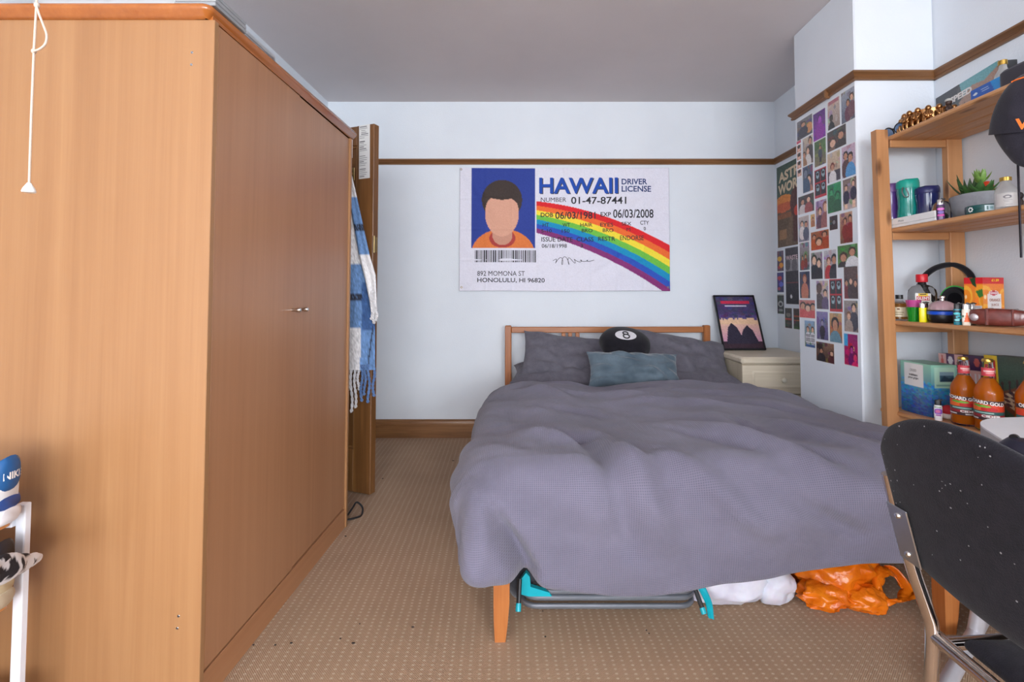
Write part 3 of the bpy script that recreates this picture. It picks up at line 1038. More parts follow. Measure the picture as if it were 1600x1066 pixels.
def cushion(w, h, t, seed, pinch=.10, crump=.012, n=44, sharp=2.6, sag=0):
    """closed pillow in local axes: x width, z height, y thickness"""
    V = []; b = n * n
    for side in (-1, 1):
        for j in range(n):
            for i in range(n):
                s = math.sin((i / (n - 1) * 2 - 1) * PI / 2); q = math.sin((j / (n - 1) * 2 - 1) * PI / 2)
                x = s * (1 - pinch * (1 - q * q) * abs(s)); z = q * (1 - pinch * (1 - s * s) * abs(q))
                th = ((1 - abs(s) ** sharp) * (1 - abs(q) ** sharp)) ** .55
                e = crump * (nz(x * 3, z * 3, seed) + .8 * (.5 - abs(nz(x * 2.6 + z * 1.6, z * 1.3 - x * .8, seed + 5)) * 2.6) + .4 * nz(x * 11 + z * 5, z * 4, seed + 9)) * (.25 + th)
                rad = crump * 1.2 * math.sin(math.atan2(z, x) * 9 + seed) * (s * s * .5 + q * q * .5) * nz(x * 3, z * 3, seed + 2)
                V.append((x * w / 2, side * (t / 2 * th) + e + rad, z * h / 2 - sag * th * (1 - abs(s)) * .3))
    mb = MB(); mb.v = V
    for j in range(n - 1):
        for i in range(n - 1):
            q = (j * n + i, j * n + i + 1, (j + 1) * n + i + 1, (j + 1) * n + i)
            mb.f.append(q); mb.f.append(tuple(b + k for k in reversed(q)))
    edge = [i for i in range(n)] + [j * n + n - 1 for j in range(1, n)] + [(n - 1) * n + i for i in range(n - 2, -1, -1)] + [j * n for j in range(n - 2, 0, -1)]
    for a, c in zip(edge, edge[1:] + edge[:1]): mb.f.append((a, c, b + c, b + a))
    mb.mi = [0] * len(mb.f)
    return mb


def place(mb, loc, rx=0, ry=0, rz=0):
    M = Matrix.Translation(loc) @ Euler((rx, ry, rz)).to_matrix().to_4x4()
    mb.v = [tuple(M @ Vector(p)) for p in mb.v]
    return mb


GP = 'grey pillows at the headboard'
# lower pillows lie flatter, upper pillows lean on the headboard
tag(obj('pillow', place(cushion(.70, .42, .15, 11), (.225, 3.27, .515), -1.45, 0, -.03), M_PILLOW, smooth=180), 'lower grey pillow under the left leaning pillow on the bed', 'pillow', GP)
tag(obj('pillow', place(cushion(.68, .42, .15, 15), (.995, 3.22, .515), -1.45, 0, -.05), M_PILLOW, smooth=180), 'lower grey pillow under the right pillow beside the drawers', 'pillow', GP)
tag(obj('pillow', place(cushion(.66, .42, .16, 21, .07, .020), (.27, 3.285, .605), -.80, .13, .02), M_PILLOW, smooth=180), 'upper grey pillow leaning on the headboard, left of the 8 ball cushion', 'pillow', GP)
tag(obj('pillow', place(cushion(.70, .44, .17, 27, .07, .019), (.985, 3.265, .610), -.85, .17, -.03), M_PILLOW, smooth=180), 'upper grey pillow with drooping corner, between 8 ball cushion and drawers', 'pillow', GP)

M_VELV = cloth('blue_grey_velvet', S(54, 70, 82), S(112, 128, 140), 600, .2, .35, .6, 7)
vc_ = cushion(.55, .23, .17, 33, .07, .020)
tag(obj('velvet_cushion', place(vc_, tuple(at_y(990, 579, 2.90)), -.60, .035, .02), M_VELV, smooth=180), 'blue-grey velvet oblong cushion in front of the 8 ball cushion', 'cushion')

M_BLKV = cloth('black_plush', S(16, 15, 20), S(34, 32, 40), 300, .5, .12, .8)
M_WHV = cloth('white_plush', S(212, 210, 216), S(230, 228, 232), 300, .3, .4)
eb = thing('eight_ball_cushion', 'round black plush cushion printed with a white 8 spot', 'cushion', (.598, 3.08, .735), (.42, .06, .04))
mbx = MB()
R8, H8 = .160, .082
def ball(a, b):
    th = a * 2 * PI; ph = (b - .5) * PI
    r = math.cos(ph) ** .75 if b not in (0, 1) else 0
    k = 1 + .02 * nz(math.cos(th) * 2, math.sin(th) * 2, ph * 2) + .012 * math.sin(th * 11) * math.exp(-(ph / .3) ** 2)
    return Vector((R8 * r * math.cos(th) * k, R8 * r * math.sin(th) * k * .92, H8 * math.copysign(abs(math.sin(ph)) ** .9, ph)))
mbx.grid(ball, 56, 26, True)
obj('ball_body', mbx, M_BLKV, eb, local=True, smooth=180)
def on_ball(x, y, lift):
    q = min(.98, (x / R8) ** 2 + (y / (R8 * .92)) ** 2)
    r = math.sqrt(q); ph = math.acos(min(1, r ** (1 / .75)))
    return Vector((x, y, H8 * math.sin(ph) ** .9 + lift))
spot = MB()
def spotf(a, b):
    th = a * 2 * PI; return on_ball(-.012 + .066 * b * math.cos(th), -.035 + .05 * b * math.sin(th), .0025)
spot.grid(spotf, 40, 8, True)
obj('white_spot', spot, M_WHV, eb, local=True, smooth=180)
M_BLK = plain('black_print', S(18, 18, 20), .6)
num = MB()
for cy, ry, rx in ((-.020, .0165, .0155), (-.054, .0195, .0185)):
    pts = [on_ball(-.012 + rx * math.cos(k * 2 * PI / 24), cy + ry * math.sin(k * 2 * PI / 24), .004) for k in range(24)]
    num.tube(pts, .0042, 6, True)
obj('figure_eight', num, M_BLK, eb, local=True)

# ------------------------------------------------------------------ chest of drawers in the alcove
M_CREAM = wood('cream_ash_laminate', S(196, 182, 158), S(216, 203, 180), S(226, 214, 194), 'x', s=.8, rough=.45, along=.05)
M_CREAMS = wood('cream_ash_laminate_side', S(192, 178, 154), S(208, 196, 172), S(220, 208, 188), 'z', s=.8, rough=.45, along=.05)
M_KNOB = plain('cream_knob', S(226, 218, 200), .3, var=.03)
NX0, NX1, NY0, NY1, NZ = 1.318, 1.815, 3.04, 3.57, .655
nd = thing('chest_of_drawers', 'cream ash-effect chest of drawers in the alcove beside the bed', 'drawers', ((NX0 + NX1) / 2, (NY0 + NY1) / 2, 0))
obj('carcass', MB().box((NX0 + .006, NY0 + .02, 0), (NX1 - .006, NY1, NZ - .045), .003), M_CREAMS, nd)
obj('top', MB().box((NX0 - .004, NY0 - .006, NZ - .045), (NX1, NY1, NZ), .012), M_CREAM, nd)
zt = NZ - .05
for k in range(3):
    z1 = zt - k * .185; z0 = z1 - .178
    d = obj('drawer', MB().box((NX0 + .002, NY0, z0), (NX1 - .002, NY0 + .02, z1), .004), M_CREAM, nd)
    m = MB()
    a0, a1, c0, c1 = NX0 + .06, NX1 - .06, z0 + .035, z1 - .035
    out = [(0, 0), (.006, .004), (.012, .004), (.02, 0)]
    pa = [(a0, c0, -1, -1), (a1, c0, 1, -1), (a1, c1, 1, 1), (a0, c1, -1, 1)]
    rg_ = []
    for x, z, sx, sz in pa + pa[:1]: rg_.append([(x - sx * t, NY0 - h_, z - sz * t) for t, h_ in out])
    m.loft(rg_, False)
    obj('raised_moulding', m, M_CREAM, d)
    kb = MB().lathe([(0, 0), (.009, 0), (.008, .008), (.014, .014), (.017, .022), (.014, .029), (.007, .032), (0, .0325)], n=24,
                    M=Matrix.Translation(((NX0 + NX1) / 2, NY0, (z0 + z1) / 2)) @ Matrix.Rotation(PI / 2, 4, 'X'))
    obj('knob', kb, M_KNOB, d)

# framed print leaning on the wall (a plain dusk picture)
fw, fh = .300, .415
pf = thing('framed_poster', 'black-framed dusk poster leaning on the wall above the cream drawers', 'picture', (1.342, 3.40, NZ), (-.42, 0, .02))
cvp = Canvas(66, 92, (64, 58, 92), (88, 72, 128))
cvp.rect(0, .42, 1, .55, (236, 196, 160)); cvp.a[int(.55 * 92):int(.86 * 92)] = np.linspace((232, 186, 168), (206, 150, 176), int(.86 * 92) - int(.55 * 92))[:, None, :]
prn = np.random.RandomState(5)
for k in range(30):
    x = k / 30; hgt = .40 + .07 * prn.rand()
    cvp.rect(x, .36, x + .04, hgt, (92, 76, 132))
for k in range(60):
    cx_, cy_ = prn.rand(), prn.rand() * .4; cvp.ell(cx_, cy_, .06, .025, np.array((70, 62, 104)) + prn.randint(-14, 22, 3))
cvp.rect(0, .86, 1, 1, (62, 40, 52))
cvp.poly([(.1, .9), (.2, .6), (.3, .52), (.42, .6), (.5, .75), (.55, .66), (.68, .56), (.8, .66), (.9, .9)], (46, 40, 60))
cvp.rect(.14, .1, .86, .155, (206, 44, 78)); cvp.rect(.22, .19, .78, .21, (220, 214, 230))
cvp.speck(7, 2)
pb = sheet(cvp, (.008, -.010, .008), (1, 0, 0), (0, 0, 1), fw - .016, fh - .016)
obj('print', pb, PRINT, pf, local=True)
M_FRAME = plain('black_frame', S(22, 22, 26), .35)
fm = MB()
for lo, hi in (((0, -.016, 0), (.012, 0, fh)), ((fw - .012, -.016, 0), (fw, 0, fh)), ((.0, -.016, 0), (fw, 0, .012)), ((0, -.016, fh - .012), (fw, 0, fh))):
    fm.box(lo, hi, .002)
fm.box((.005, -.005, .005), (fw - .005, -.001, fh - .005))
obj('frame', fm, M_FRAME, pf, local=True)

# ------------------------------------------------------------------ flag on the wall
FY = YB - .020
a_, b_ = at_y(718.5, 262, FY), at_y(1047, 455, FY)
FX0, FX1, FZ1, FZ0 = a_.x, b_.x, a_.z, b_.z
FWd, FHt = FX1 - FX0, FZ1 - FZ0
print('flag', FWd, FHt)


def fwave(p):
    x, z = (p.x - FX0) / FWd, (p.z - FZ0) / FHt
    w = .0035 * nz(x * 5, z * 4, 3) + .003 * nz(x * 12 + z * 6, z * 5 - x * 5, 6)
    for k in range(1, 8):                       # fold lines from the packet
        w += .0018 * math.exp(-((x - k / 8 - .004 * nz(z * 3, k)) / .006) ** 2)
    for k in range(1, 4): w += .0015 * math.exp(-((z - k / 4) / .009) ** 2)
    for (xa, za, xb, zb, wd_, hh) in ((.02, .95, .18, .60, .02, .006), (.98, .95, .80, .62, .02, -.006), (.70, .05, .92, .42, .03, .007), (.60, .1, .85, .36, .02, -.005),
                                      (.97, .05, .80, .2, .02, .005), (.03, .04, .2, .25, .02, .005)):
        w += fold(x, z, xa, za, xb, zb, wd_, hh)
    sagx = .004 * math.sin(PI * x * 3) * (1 - z)
    return Vector((p.x, p.y - max(-.012, w * 1.2), p.z + sagx * .4 - .006 * math.sin(PI * x) * (z > .5) * (z - .5)))


cvf = Canvas(330, 196, (228, 227, 240))
# arcs of the rainbow
yy, xx = cvf.y, cvf.x
xn = np.clip((xx - .36) / .64, 0, 1)
top = .272 + .36 * (.30 * xn + .70 * xn ** 2)
wid = np.where(xn > 0, .030 + .006 * xn + .012 * xn, .0)
for k, c in enumerate(((226, 26, 36), (244, 110, 44), (250, 226, 60), (112, 196, 72), (0, 146, 196), (40, 84, 190), (136, 44, 116))):
    m = (xx > .365) & (yy >= top + k * wid * 1.22) & (yy < top + (k + 1) * wid * 1.22); cvf.a[m] = c
cvf.rect(.058, .004, .363, .652, (38, 62, 150))
cvf.rect(.362, .0, .366, .655, (228, 227, 240))
# an anonymous sitter: plain head and shoulders
cvf.ell(.208, .70, .15, .20, (226, 124, 60)); cvf.rect(.0, .652, .3655, 1, (228, 227, 240)); cvf.rect(0, .0, .058, .66, (228, 227, 240))
cvf.ell(.205, .575, .062, .075, (176, 60, 56)); cvf.ell(.205, .545, .048, .085, (206, 150, 128))
cvf.ell(.203, .265, .096, .165, (62, 50, 46)); cvf.ell(.203, .375, .080, .185, (222, 166, 142))
cvf.poly([(.12, .30), (.13, .2), (.2, .16), (.28, .2), (.29, .31), (.25, .255), (.2, .265), (.15, .25)], (62, 50, 46))
cvf.speck(3, 4)
fo = thing('flag', 'wide white cloth flag printed as a driver license with a rainbow', 'flag', ((FX0 + FX1) / 2, FY, FZ0))
fs = sheet(cvf, (FX0, FY, FZ0), (1, 0, 0), (0, 0, 1), FWd, FHt, .001, fwave)
obj('cloth', fs, printed('flag_cloth', .75, 0, .15), fo, smooth=180)


def fpt(px, py):
    return at_y(px, py, FY - .0016)


def ftext(mb, body, x0, y0, x1, y1, bold=0.0):
    """fit the word into pixel box of the flag crop (zoom 4.2105 from 700,240)"""
    A = fpt(700 + x0 / 4.2105, 240 + y1 / 4.2105); B = fpt(700 + x1 / 4.2105, 240 + y0 / 4.2105)
    text(mb, body, A, (1, 0, 0), (0, 0, 1), B.x - A.x, B.z - A.z, bold, fwave, dense=.012)


M_INK = plain('dark_ink', S(46, 46, 54), .8, var=.02)
M_BLUEINK = plain('blue_ink', S(28, 78, 176), .8, var=.03)
M_NAVY = plain('navy_ink', S(40, 62, 118), .8, var=.03)
tb = MB(); ftext(tb, 'HAWAII', 600, 156, 1117, 262, .022)
sh = MB(); ftext(sh, 'HAWAII', 606, 160, 1123, 266, .022); sh.v = [(x, y + .0012, z) for x, y, z in sh.v]
obj('title_shadow', sh, plain('grey_ink', S(74, 70, 66), .8), fo, smooth=0)
obj('title', tb, M_BLUEINK, fo, smooth=0)
for body, box in (('DRIVER', (1142, 165, 1310, 203)), ('LICENSE', (1142, 212, 1337, 251))):
    tn = MB(); ftext(tn, body, *box, .02); obj('lettering', tn, M_NAVY, fo, smooth=0)
for body, x0, y0, x1, y1, bo in (('NUMBER', 611, 288, 778, 317, .015), ('01-47-87441', 810, 283, 1173, 331, .015), ('DOB', 610, 388, 692, 417, .02), ('06/03/1981', 706, 382, 970, 430, .015),
                             ('EXP', 1004, 385, 1072, 414, .015), ('06/03/2008', 1087, 366, 1352, 424, .015), ('HT', 623, 457, 664, 481, .01), ('WT', 753, 457, 803, 481, .01),
                             ('HAIR', 870, 456, 950, 481, .01), ('EYES', 1001, 456, 1087, 481, .01), ('SEX', 1142, 450, 1206, 474, .01), ('CTY', 1264, 443, 1322, 469, .01),
                             ('5-10', 614, 497, 682, 520, .01), ('150', 748, 497, 800, 520, .01), ('BRO', 880, 495, 951, 518, .01), ('BRO', 1018, 493, 1088, 517, .01), ('M', 1175, 489, 1199, 512, .01),
                             ('0', 1287, 483, 1301, 506, .01), ('ISSUE DATE', 614, 549, 820, 579, .01), ('CLASS', 846, 549, 958, 578, .01), ('RESTR', 988, 547, 1100, 575, .01),
                             ('ENDORSE', 1132, 540, 1288, 571, .01), ('06/18/1998', 617, 594, 782, 620, .01), ('3', 872, 595, 888, 619, .01),
                             ('892 MOMONA ST', 193, 774, 505, 806, .012), ('HONOLULU, HI 96820', 193, 819, 636, 853, .012)):
    tl = MB(); ftext(tl, body, x0, y0, x1, y1, 0 if 'M' in body else bo)
    obj('lettering', tl, M_INK, fo, smooth=0)
bar = MB(); brn = random.Random(8); x = 177.0
while x < 580:
    w = brn.choice((3, 4, 6, 9)); A = fpt(700 + x / 4.2105, 240 + 716 / 4.2105); B = fpt(700 + min(582, x + w) / 4.2105, 240 + 637 / 4.2105)
    q = [fwave(Vector((px_, A.y, pz_))) for px_, pz_ in ((A.x, A.z), (B.x, A.z), (B.x, B.z), (A.x, B.z))]
    bar.add(q, [(0, 1, 2, 3)]); x += w + brn.choice((3, 4, 6))
obj('bar_code', bar, M_INK, fo, smooth=0)
sig = MB(); sp_ = []
for k in range(120):
    t = k / 119; xq = 690 + 262 * t; amp = 38 * math.exp(-((t - .3) / .25) ** 2) + 7
    sp_.append(fwave(fpt(700 + (xq + 12 * math.sin(t * 40)) / 4.2105, 240 + (705 - amp * .6 * math.sin(t * 46)) / 4.2105)))
sig.tube(sp_, .0018, 5)
obj('signature', sig, M_INK, fo)
for x, y in ((720.5, 264.5), (721, 449), (1044, 449)):
    p = at_y(x, y, FY - .004)
    obj('eyelet', MB().tube([p + Vector((math.cos(k * PI / 8) * .006, 0, math.sin(k * PI / 8) * .006)) for k in range(16)], .002, 6, True), M_BRASS, fo)
# ------------------------------------------------------------------ photo prints and posters
def zA(x, y): return 1200 + x / 4.844, 130 + y / 4.844
def zB(x, y): return 1200 + x / 4.2625, 340 + y / 4.2625


GPH = 'photo prints on the chimney breast side'
SK = [(224, 178, 150), (196, 140, 110), (150, 104, 80), (236, 196, 170)]


def photo(name, label, tl, br, cv, X=CHX, cat='photo', group=GPH, lift=.0008, nx=22, pz=1):
    A, B = at_x(*tl, X), at_x(*br, X)
    w, h = A.y - B.y, A.z - B.z
    sh_ = sheet(cv, (X - lift, A.y, B.z), (0, -1, 0), (0, 0, 1), w, h, .0006)
    return tag(obj(name, sh_, PRINT_GLOSS, smooth=0), label, cat, group)


def pc(top, bot, people, seed=0, w=30, h=40, ex=None, bd=True):
    c = Canvas(w, h, top, bot)
    rg = np.random.RandomState(seed)
    for k in range(10):
        q = np.array(top) * .5 + np.array(bot) * .5 + rg.randint(-34, 34, 3)
        c.ell(rg.rand(), rg.rand(), .05 + .12 * rg.rand(), .04 + .1 * rg.rand(), q)
    if ex: ex(c)
    for p in people: c.person(*p)
    c.speck(9, seed)
    if bd: c.border()
    return c


s0, s1, s2, s3 = SK
BR, BK, PK = (70, 46, 36), (26, 24, 28), (40, 36, 44)


def grid4(c):
    c.rect(0, 0, 1, 1, (186, 30, 44))
    for i in (0, 1):
        for j in (0, 1):
            c.rect(.07 + .46 * i, .05 + .44 * j, .49 + .46 * i, .46 + .44 * j, (28, 34, 40))
            c.ell(.28 + .46 * i, .2 + .44 * j, .13, .12, (150, 176, 186)); c.ell(.28 + .46 * i, .17 + .44 * j, .1, .05, (20, 22, 28))


def strip4(c):
    c.rect(0, 0, 1, 1, (240, 238, 240)); c.rect(.05, .03, .95, .1, (196, 60, 90))
    for k in range(4):
        y = .13 + k * .21; c.rect(.08, y, .92, y + .18, (196, 150, 130)); c.ell(.5, y + .1, .25, .08, (226, 180, 160)); c.ell(.5, y + .05, .27, .05, BK)


PH = [
    ('photo of two people with a guitar, top far corner of the chimney breast', zA(218, 300), zA(340, 375), pc((120, 116, 120), (60, 58, 70), [(.42, .3, .14, s1, BR, (44, 42, 60))], 1, ex=lambda c: (c.ell(.78, .62, .2, .25, (206, 140, 84))))),
    ('purple-lit photo of a person under the picture rail', zA(340, 240), zA(440, 400), pc((84, 24, 120), (150, 30, 170), [(.55, .3, .16, (170, 60, 190), (70, 20, 100), (140, 24, 160))], 2)),
    ('photo of a dark dog on pale steps under the picture rail', zA(450, 150), zA(548, 315), pc((210, 190, 180), (150, 130, 118), [(.3, .62, .13, (70, 56, 46), BK, BK)], 3, ex=lambda c: (c.rect(.1, .03, .9, .14, (176, 110, 120))))),
    ('bluish photo of a couple, top near corner of the chimney breast', zA(552, 80), zA(662, 262), pc((170, 176, 190), (84, 90, 110), [(.5, .42, .12, s1, BR, (110, 60, 80)), (.76, .3, .13, s0, BR, (120, 80, 90))], 4)),
    ('narrow white photo booth strip at the alcove edge', zA(217, 440), zA(257, 715), pc((240, 240, 240), (240, 240, 240), [], 5, 14, 60, strip4)),
    ('photo of a small group lounging, beside the photo booth strip', zA(262, 425), zA(345, 600), pc((200, 186, 170), (110, 90, 78), [(.72, .2, .15, s1, BK, (60, 50, 54)), (.5, .5, .15, s0, BK, (220, 214, 210)), (.15, .6, .13, s1, BR, (160, 120, 90))], 6)),
    ('photo of a person standing on a forest path', zA(350, 450), zA(443, 605), pc((74, 104, 60), (132, 116, 92), [(.5, .3, .08, s1, BK, (60, 70, 84))], 7, ex=lambda c: (c.rect(.42, .5, .6, .85, (40, 44, 56)), c.ell(.2, .2, .25, .15, (60, 96, 44)), c.ell(.85, .25, .22, .2, (84, 120, 66))))),
    ('brownish photo of two embracing people with glasses', zA(447, 378), zA(596, 462), pc((64, 56, 54), (92, 74, 64), [(.3, .62, .17, s0, BR, (120, 90, 76)), (.72, .42, .16, s1, (50, 40, 38), (60, 50, 48))], 8, 36, 34)),
    ('dark blue photo of an embracing couple', zA(262, 640), zA(345, 810), pc((60, 90, 116), (120, 88, 80), [(.6, .55, .2, s0, BK, (176, 120, 100)), (.3, .28, .2, (110, 120, 140), (40, 60, 90), (50, 80, 110))], 9)),
    ('red four-portrait print above the green-tinted photo row', zA(352, 665), zA(445, 848), pc((180, 30, 40), (180, 30, 40), [], 10, 30, 40, grid4, False)),
    ('photo of a person in a white top against a beige wall', zA(448, 540), zA(552, 728), pc((206, 186, 160), (190, 160, 140), [(.4, .5, .14, s1, (120, 50, 40), (226, 222, 224))], 11, ex=lambda c: c.rect(.0, .62, 1, 1, (70, 64, 76)))),
    ('photo of a smiling person in a bright blue coat', zA(556, 490), zA(668, 690), pc((206, 176, 196), (170, 160, 180), [(.3, .32, .15, s1, BK, (90, 60, 60)), (.62, .42, .17, s1, BK, (80, 150, 206))], 12, ex=lambda c: c.rect(.2, .75, 1, 1, (84, 152, 208)))),
    ('dark group photo at the alcove edge below the blue couple', zA(228, 865), zA(353, 965), pc((70, 52, 50), (50, 40, 44), [(.3, .35, .12, s1, BK, (200, 190, 190)), (.65, .3, .12, s0, BK, (150, 60, 60))], 13, 36, 32)),
    ('lilac photo of two long-haired people under the red print', (1274.3, 315), (1293, 355), pc((176, 150, 196), (120, 80, 96), [(.4, .4, .15, s0, BR, (90, 60, 80)), (.85, .3, .2, s0, (130, 70, 50), (150, 90, 90))], 14)),
    ('photo tinted bright green all over', zA(448, 775), zA(560, 965), pc((40, 150, 90), (24, 110, 66), [(.3, .3, .13, (50, 160, 100), (16, 80, 48), (24, 100, 60)), (.72, .45, .15, (40, 140, 86), (14, 74, 44), (20, 90, 56))], 15)),
    ('photo of two people in white shirts and dark jackets outdoors', zA(565, 735), zA(677, 940), pc((120, 100, 92), (190, 176, 176), [(.25, .3, .11, s0, BR, (40, 40, 64)), (.75, .22, .11, s0, BR, (44, 42, 66))], 16, ex=lambda c: (c.rect(.15, .68, .35, .95, s3), c.rect(.66, .66, .86, .95, s3)))),
    ('photo of two people in pale tops and jeans at the alcove edge', (1247.5, 340), zB(277, 155), pc((190, 176, 170), (120, 130, 150), [(.35, .3, .13, s0, BR, (220, 214, 214)), (.7, .35, .13, s1, BK, (70, 84, 110))], 17)),
    ('tiny sepia photo squeezed between two larger prints', (1266.5, 335.5), (1274, 354), pc((216, 176, 120), (190, 140, 90), [(.5, .4, .2, s1, BR, (170, 110, 70))], 18, 16, 34)),
    ('small near-black portrait print below the green-tinted photo', (1296, 338.5), (1309.5, 358), pc((50, 54, 62), (26, 28, 34), [(.55, .45, .2, (120, 124, 130), BK, (40, 44, 52))], 19, 24, 34)),
    ('photo of two people in dark red suits', (1312, 334), zB(568, 166), pc((190, 150, 124), (110, 70, 60), [(.42, .3, .12, s1, BK, (130, 24, 36)), (.8, .24, .13, s1, BK, (140, 26, 40))], 20, ex=lambda c: c.rect(.3, .6, .95, .95, (120, 22, 34)))),
    ('photo of a crowd in orange with green sunglasses', zB(285, 100), zB(410, 205), pc((150, 90, 50), (176, 84, 40), [(.2, .3, .1, s1, BK, (190, 80, 30)), (.75, .25, .12, s1, BK, (170, 60, 30)), (.45, .58, .17, s0, BR, (190, 60, 40))], 21, 36, 34, None)),
    ('grey photo of a distant red-clad group under a hall roof', zB(210, 170), zB(280, 350), pc((150, 156, 170), (70, 64, 72), [(.3, .55, .09, s1, BK, (150, 40, 40)), (.6, .5, .09, s1, BK, (130, 30, 36))], 22)),
    ('photo of two pale faces cheek to cheek in black tops', zB(285, 235), zB(367, 410), pc((170, 160, 170), (96, 80, 88), [(.3, .3, .2, s3, BK, (26, 26, 32)), (.68, .42, .18, s3, BK, (30, 28, 36))], 23)),
    ('photo of a couple, one in a red dress', zB(371, 220), zB(460, 408), pc((196, 196, 206), (150, 120, 116), [(.4, .4, .15, s0, (120, 60, 50), (190, 40, 44)), (.8, .35, .18, s1, BK, (40, 40, 50))], 24)),
    ('photo of two smiling friends before green leaves', zB(462, 190), zB(603, 325), pc((70, 120, 60), (84, 140, 70), [(.3, .55, .17, s1, BR, (50, 44, 40)), (.72, .35, .16, s1, (70, 50, 36), (226, 226, 230))], 25, 36, 36)),
    ('dark portrait photo of a person in orange at the alcove edge', zB(210, 360), zB(283, 540), pc((56, 60, 90), (40, 36, 50), [(.5, .3, .17, s1, (150, 80, 40), (190, 110, 80))], 26)),
    ('mirror photo of a long-haired person beside the red print', zB(321, 420), zB(407, 615), pc((206, 190, 180), (150, 130, 130), [(.25, .3, .2, (90, 64, 54), BR, (70, 54, 60)), (.72, .45, .14, s0, BK, (90, 70, 110))], 27)),
    ('red four-portrait print in the lower middle of the collage', zB(409, 412), zB(498, 630), pc((180, 30, 40), (180, 30, 40), [], 28, 30, 44, grid4, False)),
    ('dim photo of three people at a table near the chimney corner', zB(504, 330), zB(604, 545), pc((90, 70, 66), (70, 46, 46), [(.2, .5, .12, s1, BK, (120, 30, 34)), (.5, .45, .12, s0, BR, (60, 40, 44)), (.8, .52, .12, s1, BK, (60, 40, 40))], 29)),
    ('pinkish selfie of three squeezed faces', zB(208, 547), zB(317, 675), pc((190, 120, 110), (206, 76, 80), [(.25, .35, .17, s1, BR, (206, 70, 70)), (.55, .45, .17, s0, BK, (210, 80, 80)), (.85, .4, .16, s1, BK, (200, 70, 76))], 30, 34, 34)),
    ('violet photo of a dark standing figure', zB(322, 622), zB(405, 823), pc((130, 120, 176), (90, 84, 130), [(.5, .4, .11, (150, 140, 170), BK, (40, 40, 56))], 31, ex=lambda c: c.rect(.36, .6, .64, .95, (40, 40, 54)))),
    ('close photo of a young face with dark fringe', zB(409, 632), zB(498, 842), pc((200, 160, 110), (160, 90, 50), [(.45, .4, .25, s1, BK, (110, 150, 170))], 32)),
    ('photo of two people on a sofa with a grey cat', zB(505, 550), zB(605, 770), pc((150, 140, 136), (120, 110, 110), [(.7, .25, .15, s0, BK, (60, 60, 76)), (.35, .5, .14, s0, (120, 76, 50), (170, 150, 140))], 33, ex=lambda c: c.ell(.6, .85, .3, .1, (104, 100, 104)))),
    ('photo of two people in black and white striped tops', zB(243, 682), zB(317, 873), pc((130, 166, 206), (120, 140, 110), [(.33, .34, .12, s0, BR, (230, 230, 236)), (.76, .34, .12, s0, BR, (230, 230, 236))], 34,
        ex=None)),
    ('brown indoor photo at the very bottom of the collage', zB(320, 822), zB(445, 980), pc((150, 112, 90), (70, 50, 44), [(.3, .45, .1, s1, BK, (50, 44, 50)), (.85, .5, .1, s0, BR, (90, 40, 44))], 35, 36, 36, lambda c: c.rect(.05, .1, .4, .35, (60, 44, 40)))),
    ('magenta and cyan neon photo at the bottom near corner', zB(505, 768), zB(604, 1000), pc((150, 24, 110), (196, 30, 90), [(.55, .5, .12, (190, 60, 150), (60, 10, 60), (120, 20, 110)), (.78, .72, .15, (230, 60, 110), (120, 20, 80), (226, 40, 110))], 36, ex=lambda c: (c.rect(.03, .03, .3, .4, (70, 170, 226)), c.rect(.3, .3, .6, .5, (196, 24, 60)), c.rect(.56, .4, .74, .52, (246, 180, 120))))),
]
for lab, tl_, br_, cv_ in PH:
    if 'striped' in lab:
        for k in range(6): cv_.rect(.12, .52 + k * .06, .56, .545 + k * .06, (30, 32, 50)); cv_.rect(.6, .52 + k * .06, .95, .545 + k * .06, (30, 32, 50))
        cv_.rect(.12, .88, .95, .97, (70, 104, 160))
    photo('photo', lab, tl_, br_, cv_)

GPO = 'posters on the alcove wall'
# big green concert poster: part of it is hidden by the chimney breast
A = at_x(1213.5, 263, XR); B = at_x(1213.5, 388, XR)
pw, ph_ = .425, A.z - B.z
cg = Canvas(60, 84, (74, 96, 84), (66, 84, 76))
cg.rect(0, .5, 1, 1, (104, 84, 66)); cg.ell(.22, .46, .3, .09, (226, 140, 64)); cg.ell(.2, .52, .3, .06, (206, 100, 60)); cg.ell(.72, .5, .3, .22, (92, 52, 50)); cg.rect(.5, .6, .9, .95, (88, 50, 48))
cg.rect(.06, .78, .3, .9, (160, 120, 84)); cg.ell(.62, .6, .09, .06, (206, 70, 50)); cg.rect(.8, .76, 1, .98, (216, 84, 56)); cg.rect(.0, .6, .45, .66, (150, 96, 64)); cg.poly([(.25, .98), (.4, .66), (.5, .66), (.45, .98)], (120, 96, 76))
cg.speck(8, 3)
po = thing('concert_poster', 'large green and orange concert poster half behind the chimney breast', 'poster', (XR, A.y - pw / 2, B.z), group=GPO)
obj('print', sheet(cg, (XR - .0008, A.y, B.z), (0, -1, 0), (0, 0, 1), pw, ph_), PRINT, po, smooth=0)
lt = MB(); q0 = Vector((XR - .0018, A.y, B.z)); M_CREAMINK = plain('cream_ink', S(226, 206, 176), .7)
text(lt, 'ASTRO', q0 + Vector((0, -.03, ph_ * .79)), (0, -1, .06), (0, 0, 1), .36, ph_ * .125, .04)
obj('lettering', lt, M_CREAMINK, po, smooth=0); lt = MB()
text(lt, 'WORLD', q0 + Vector((0, -.02, ph_ * .64)), (0, -1, .06), (0, 0, 1), .38, ph_ * .125, .04)
obj('lettering', lt, M_CREAMINK, po, smooth=0)
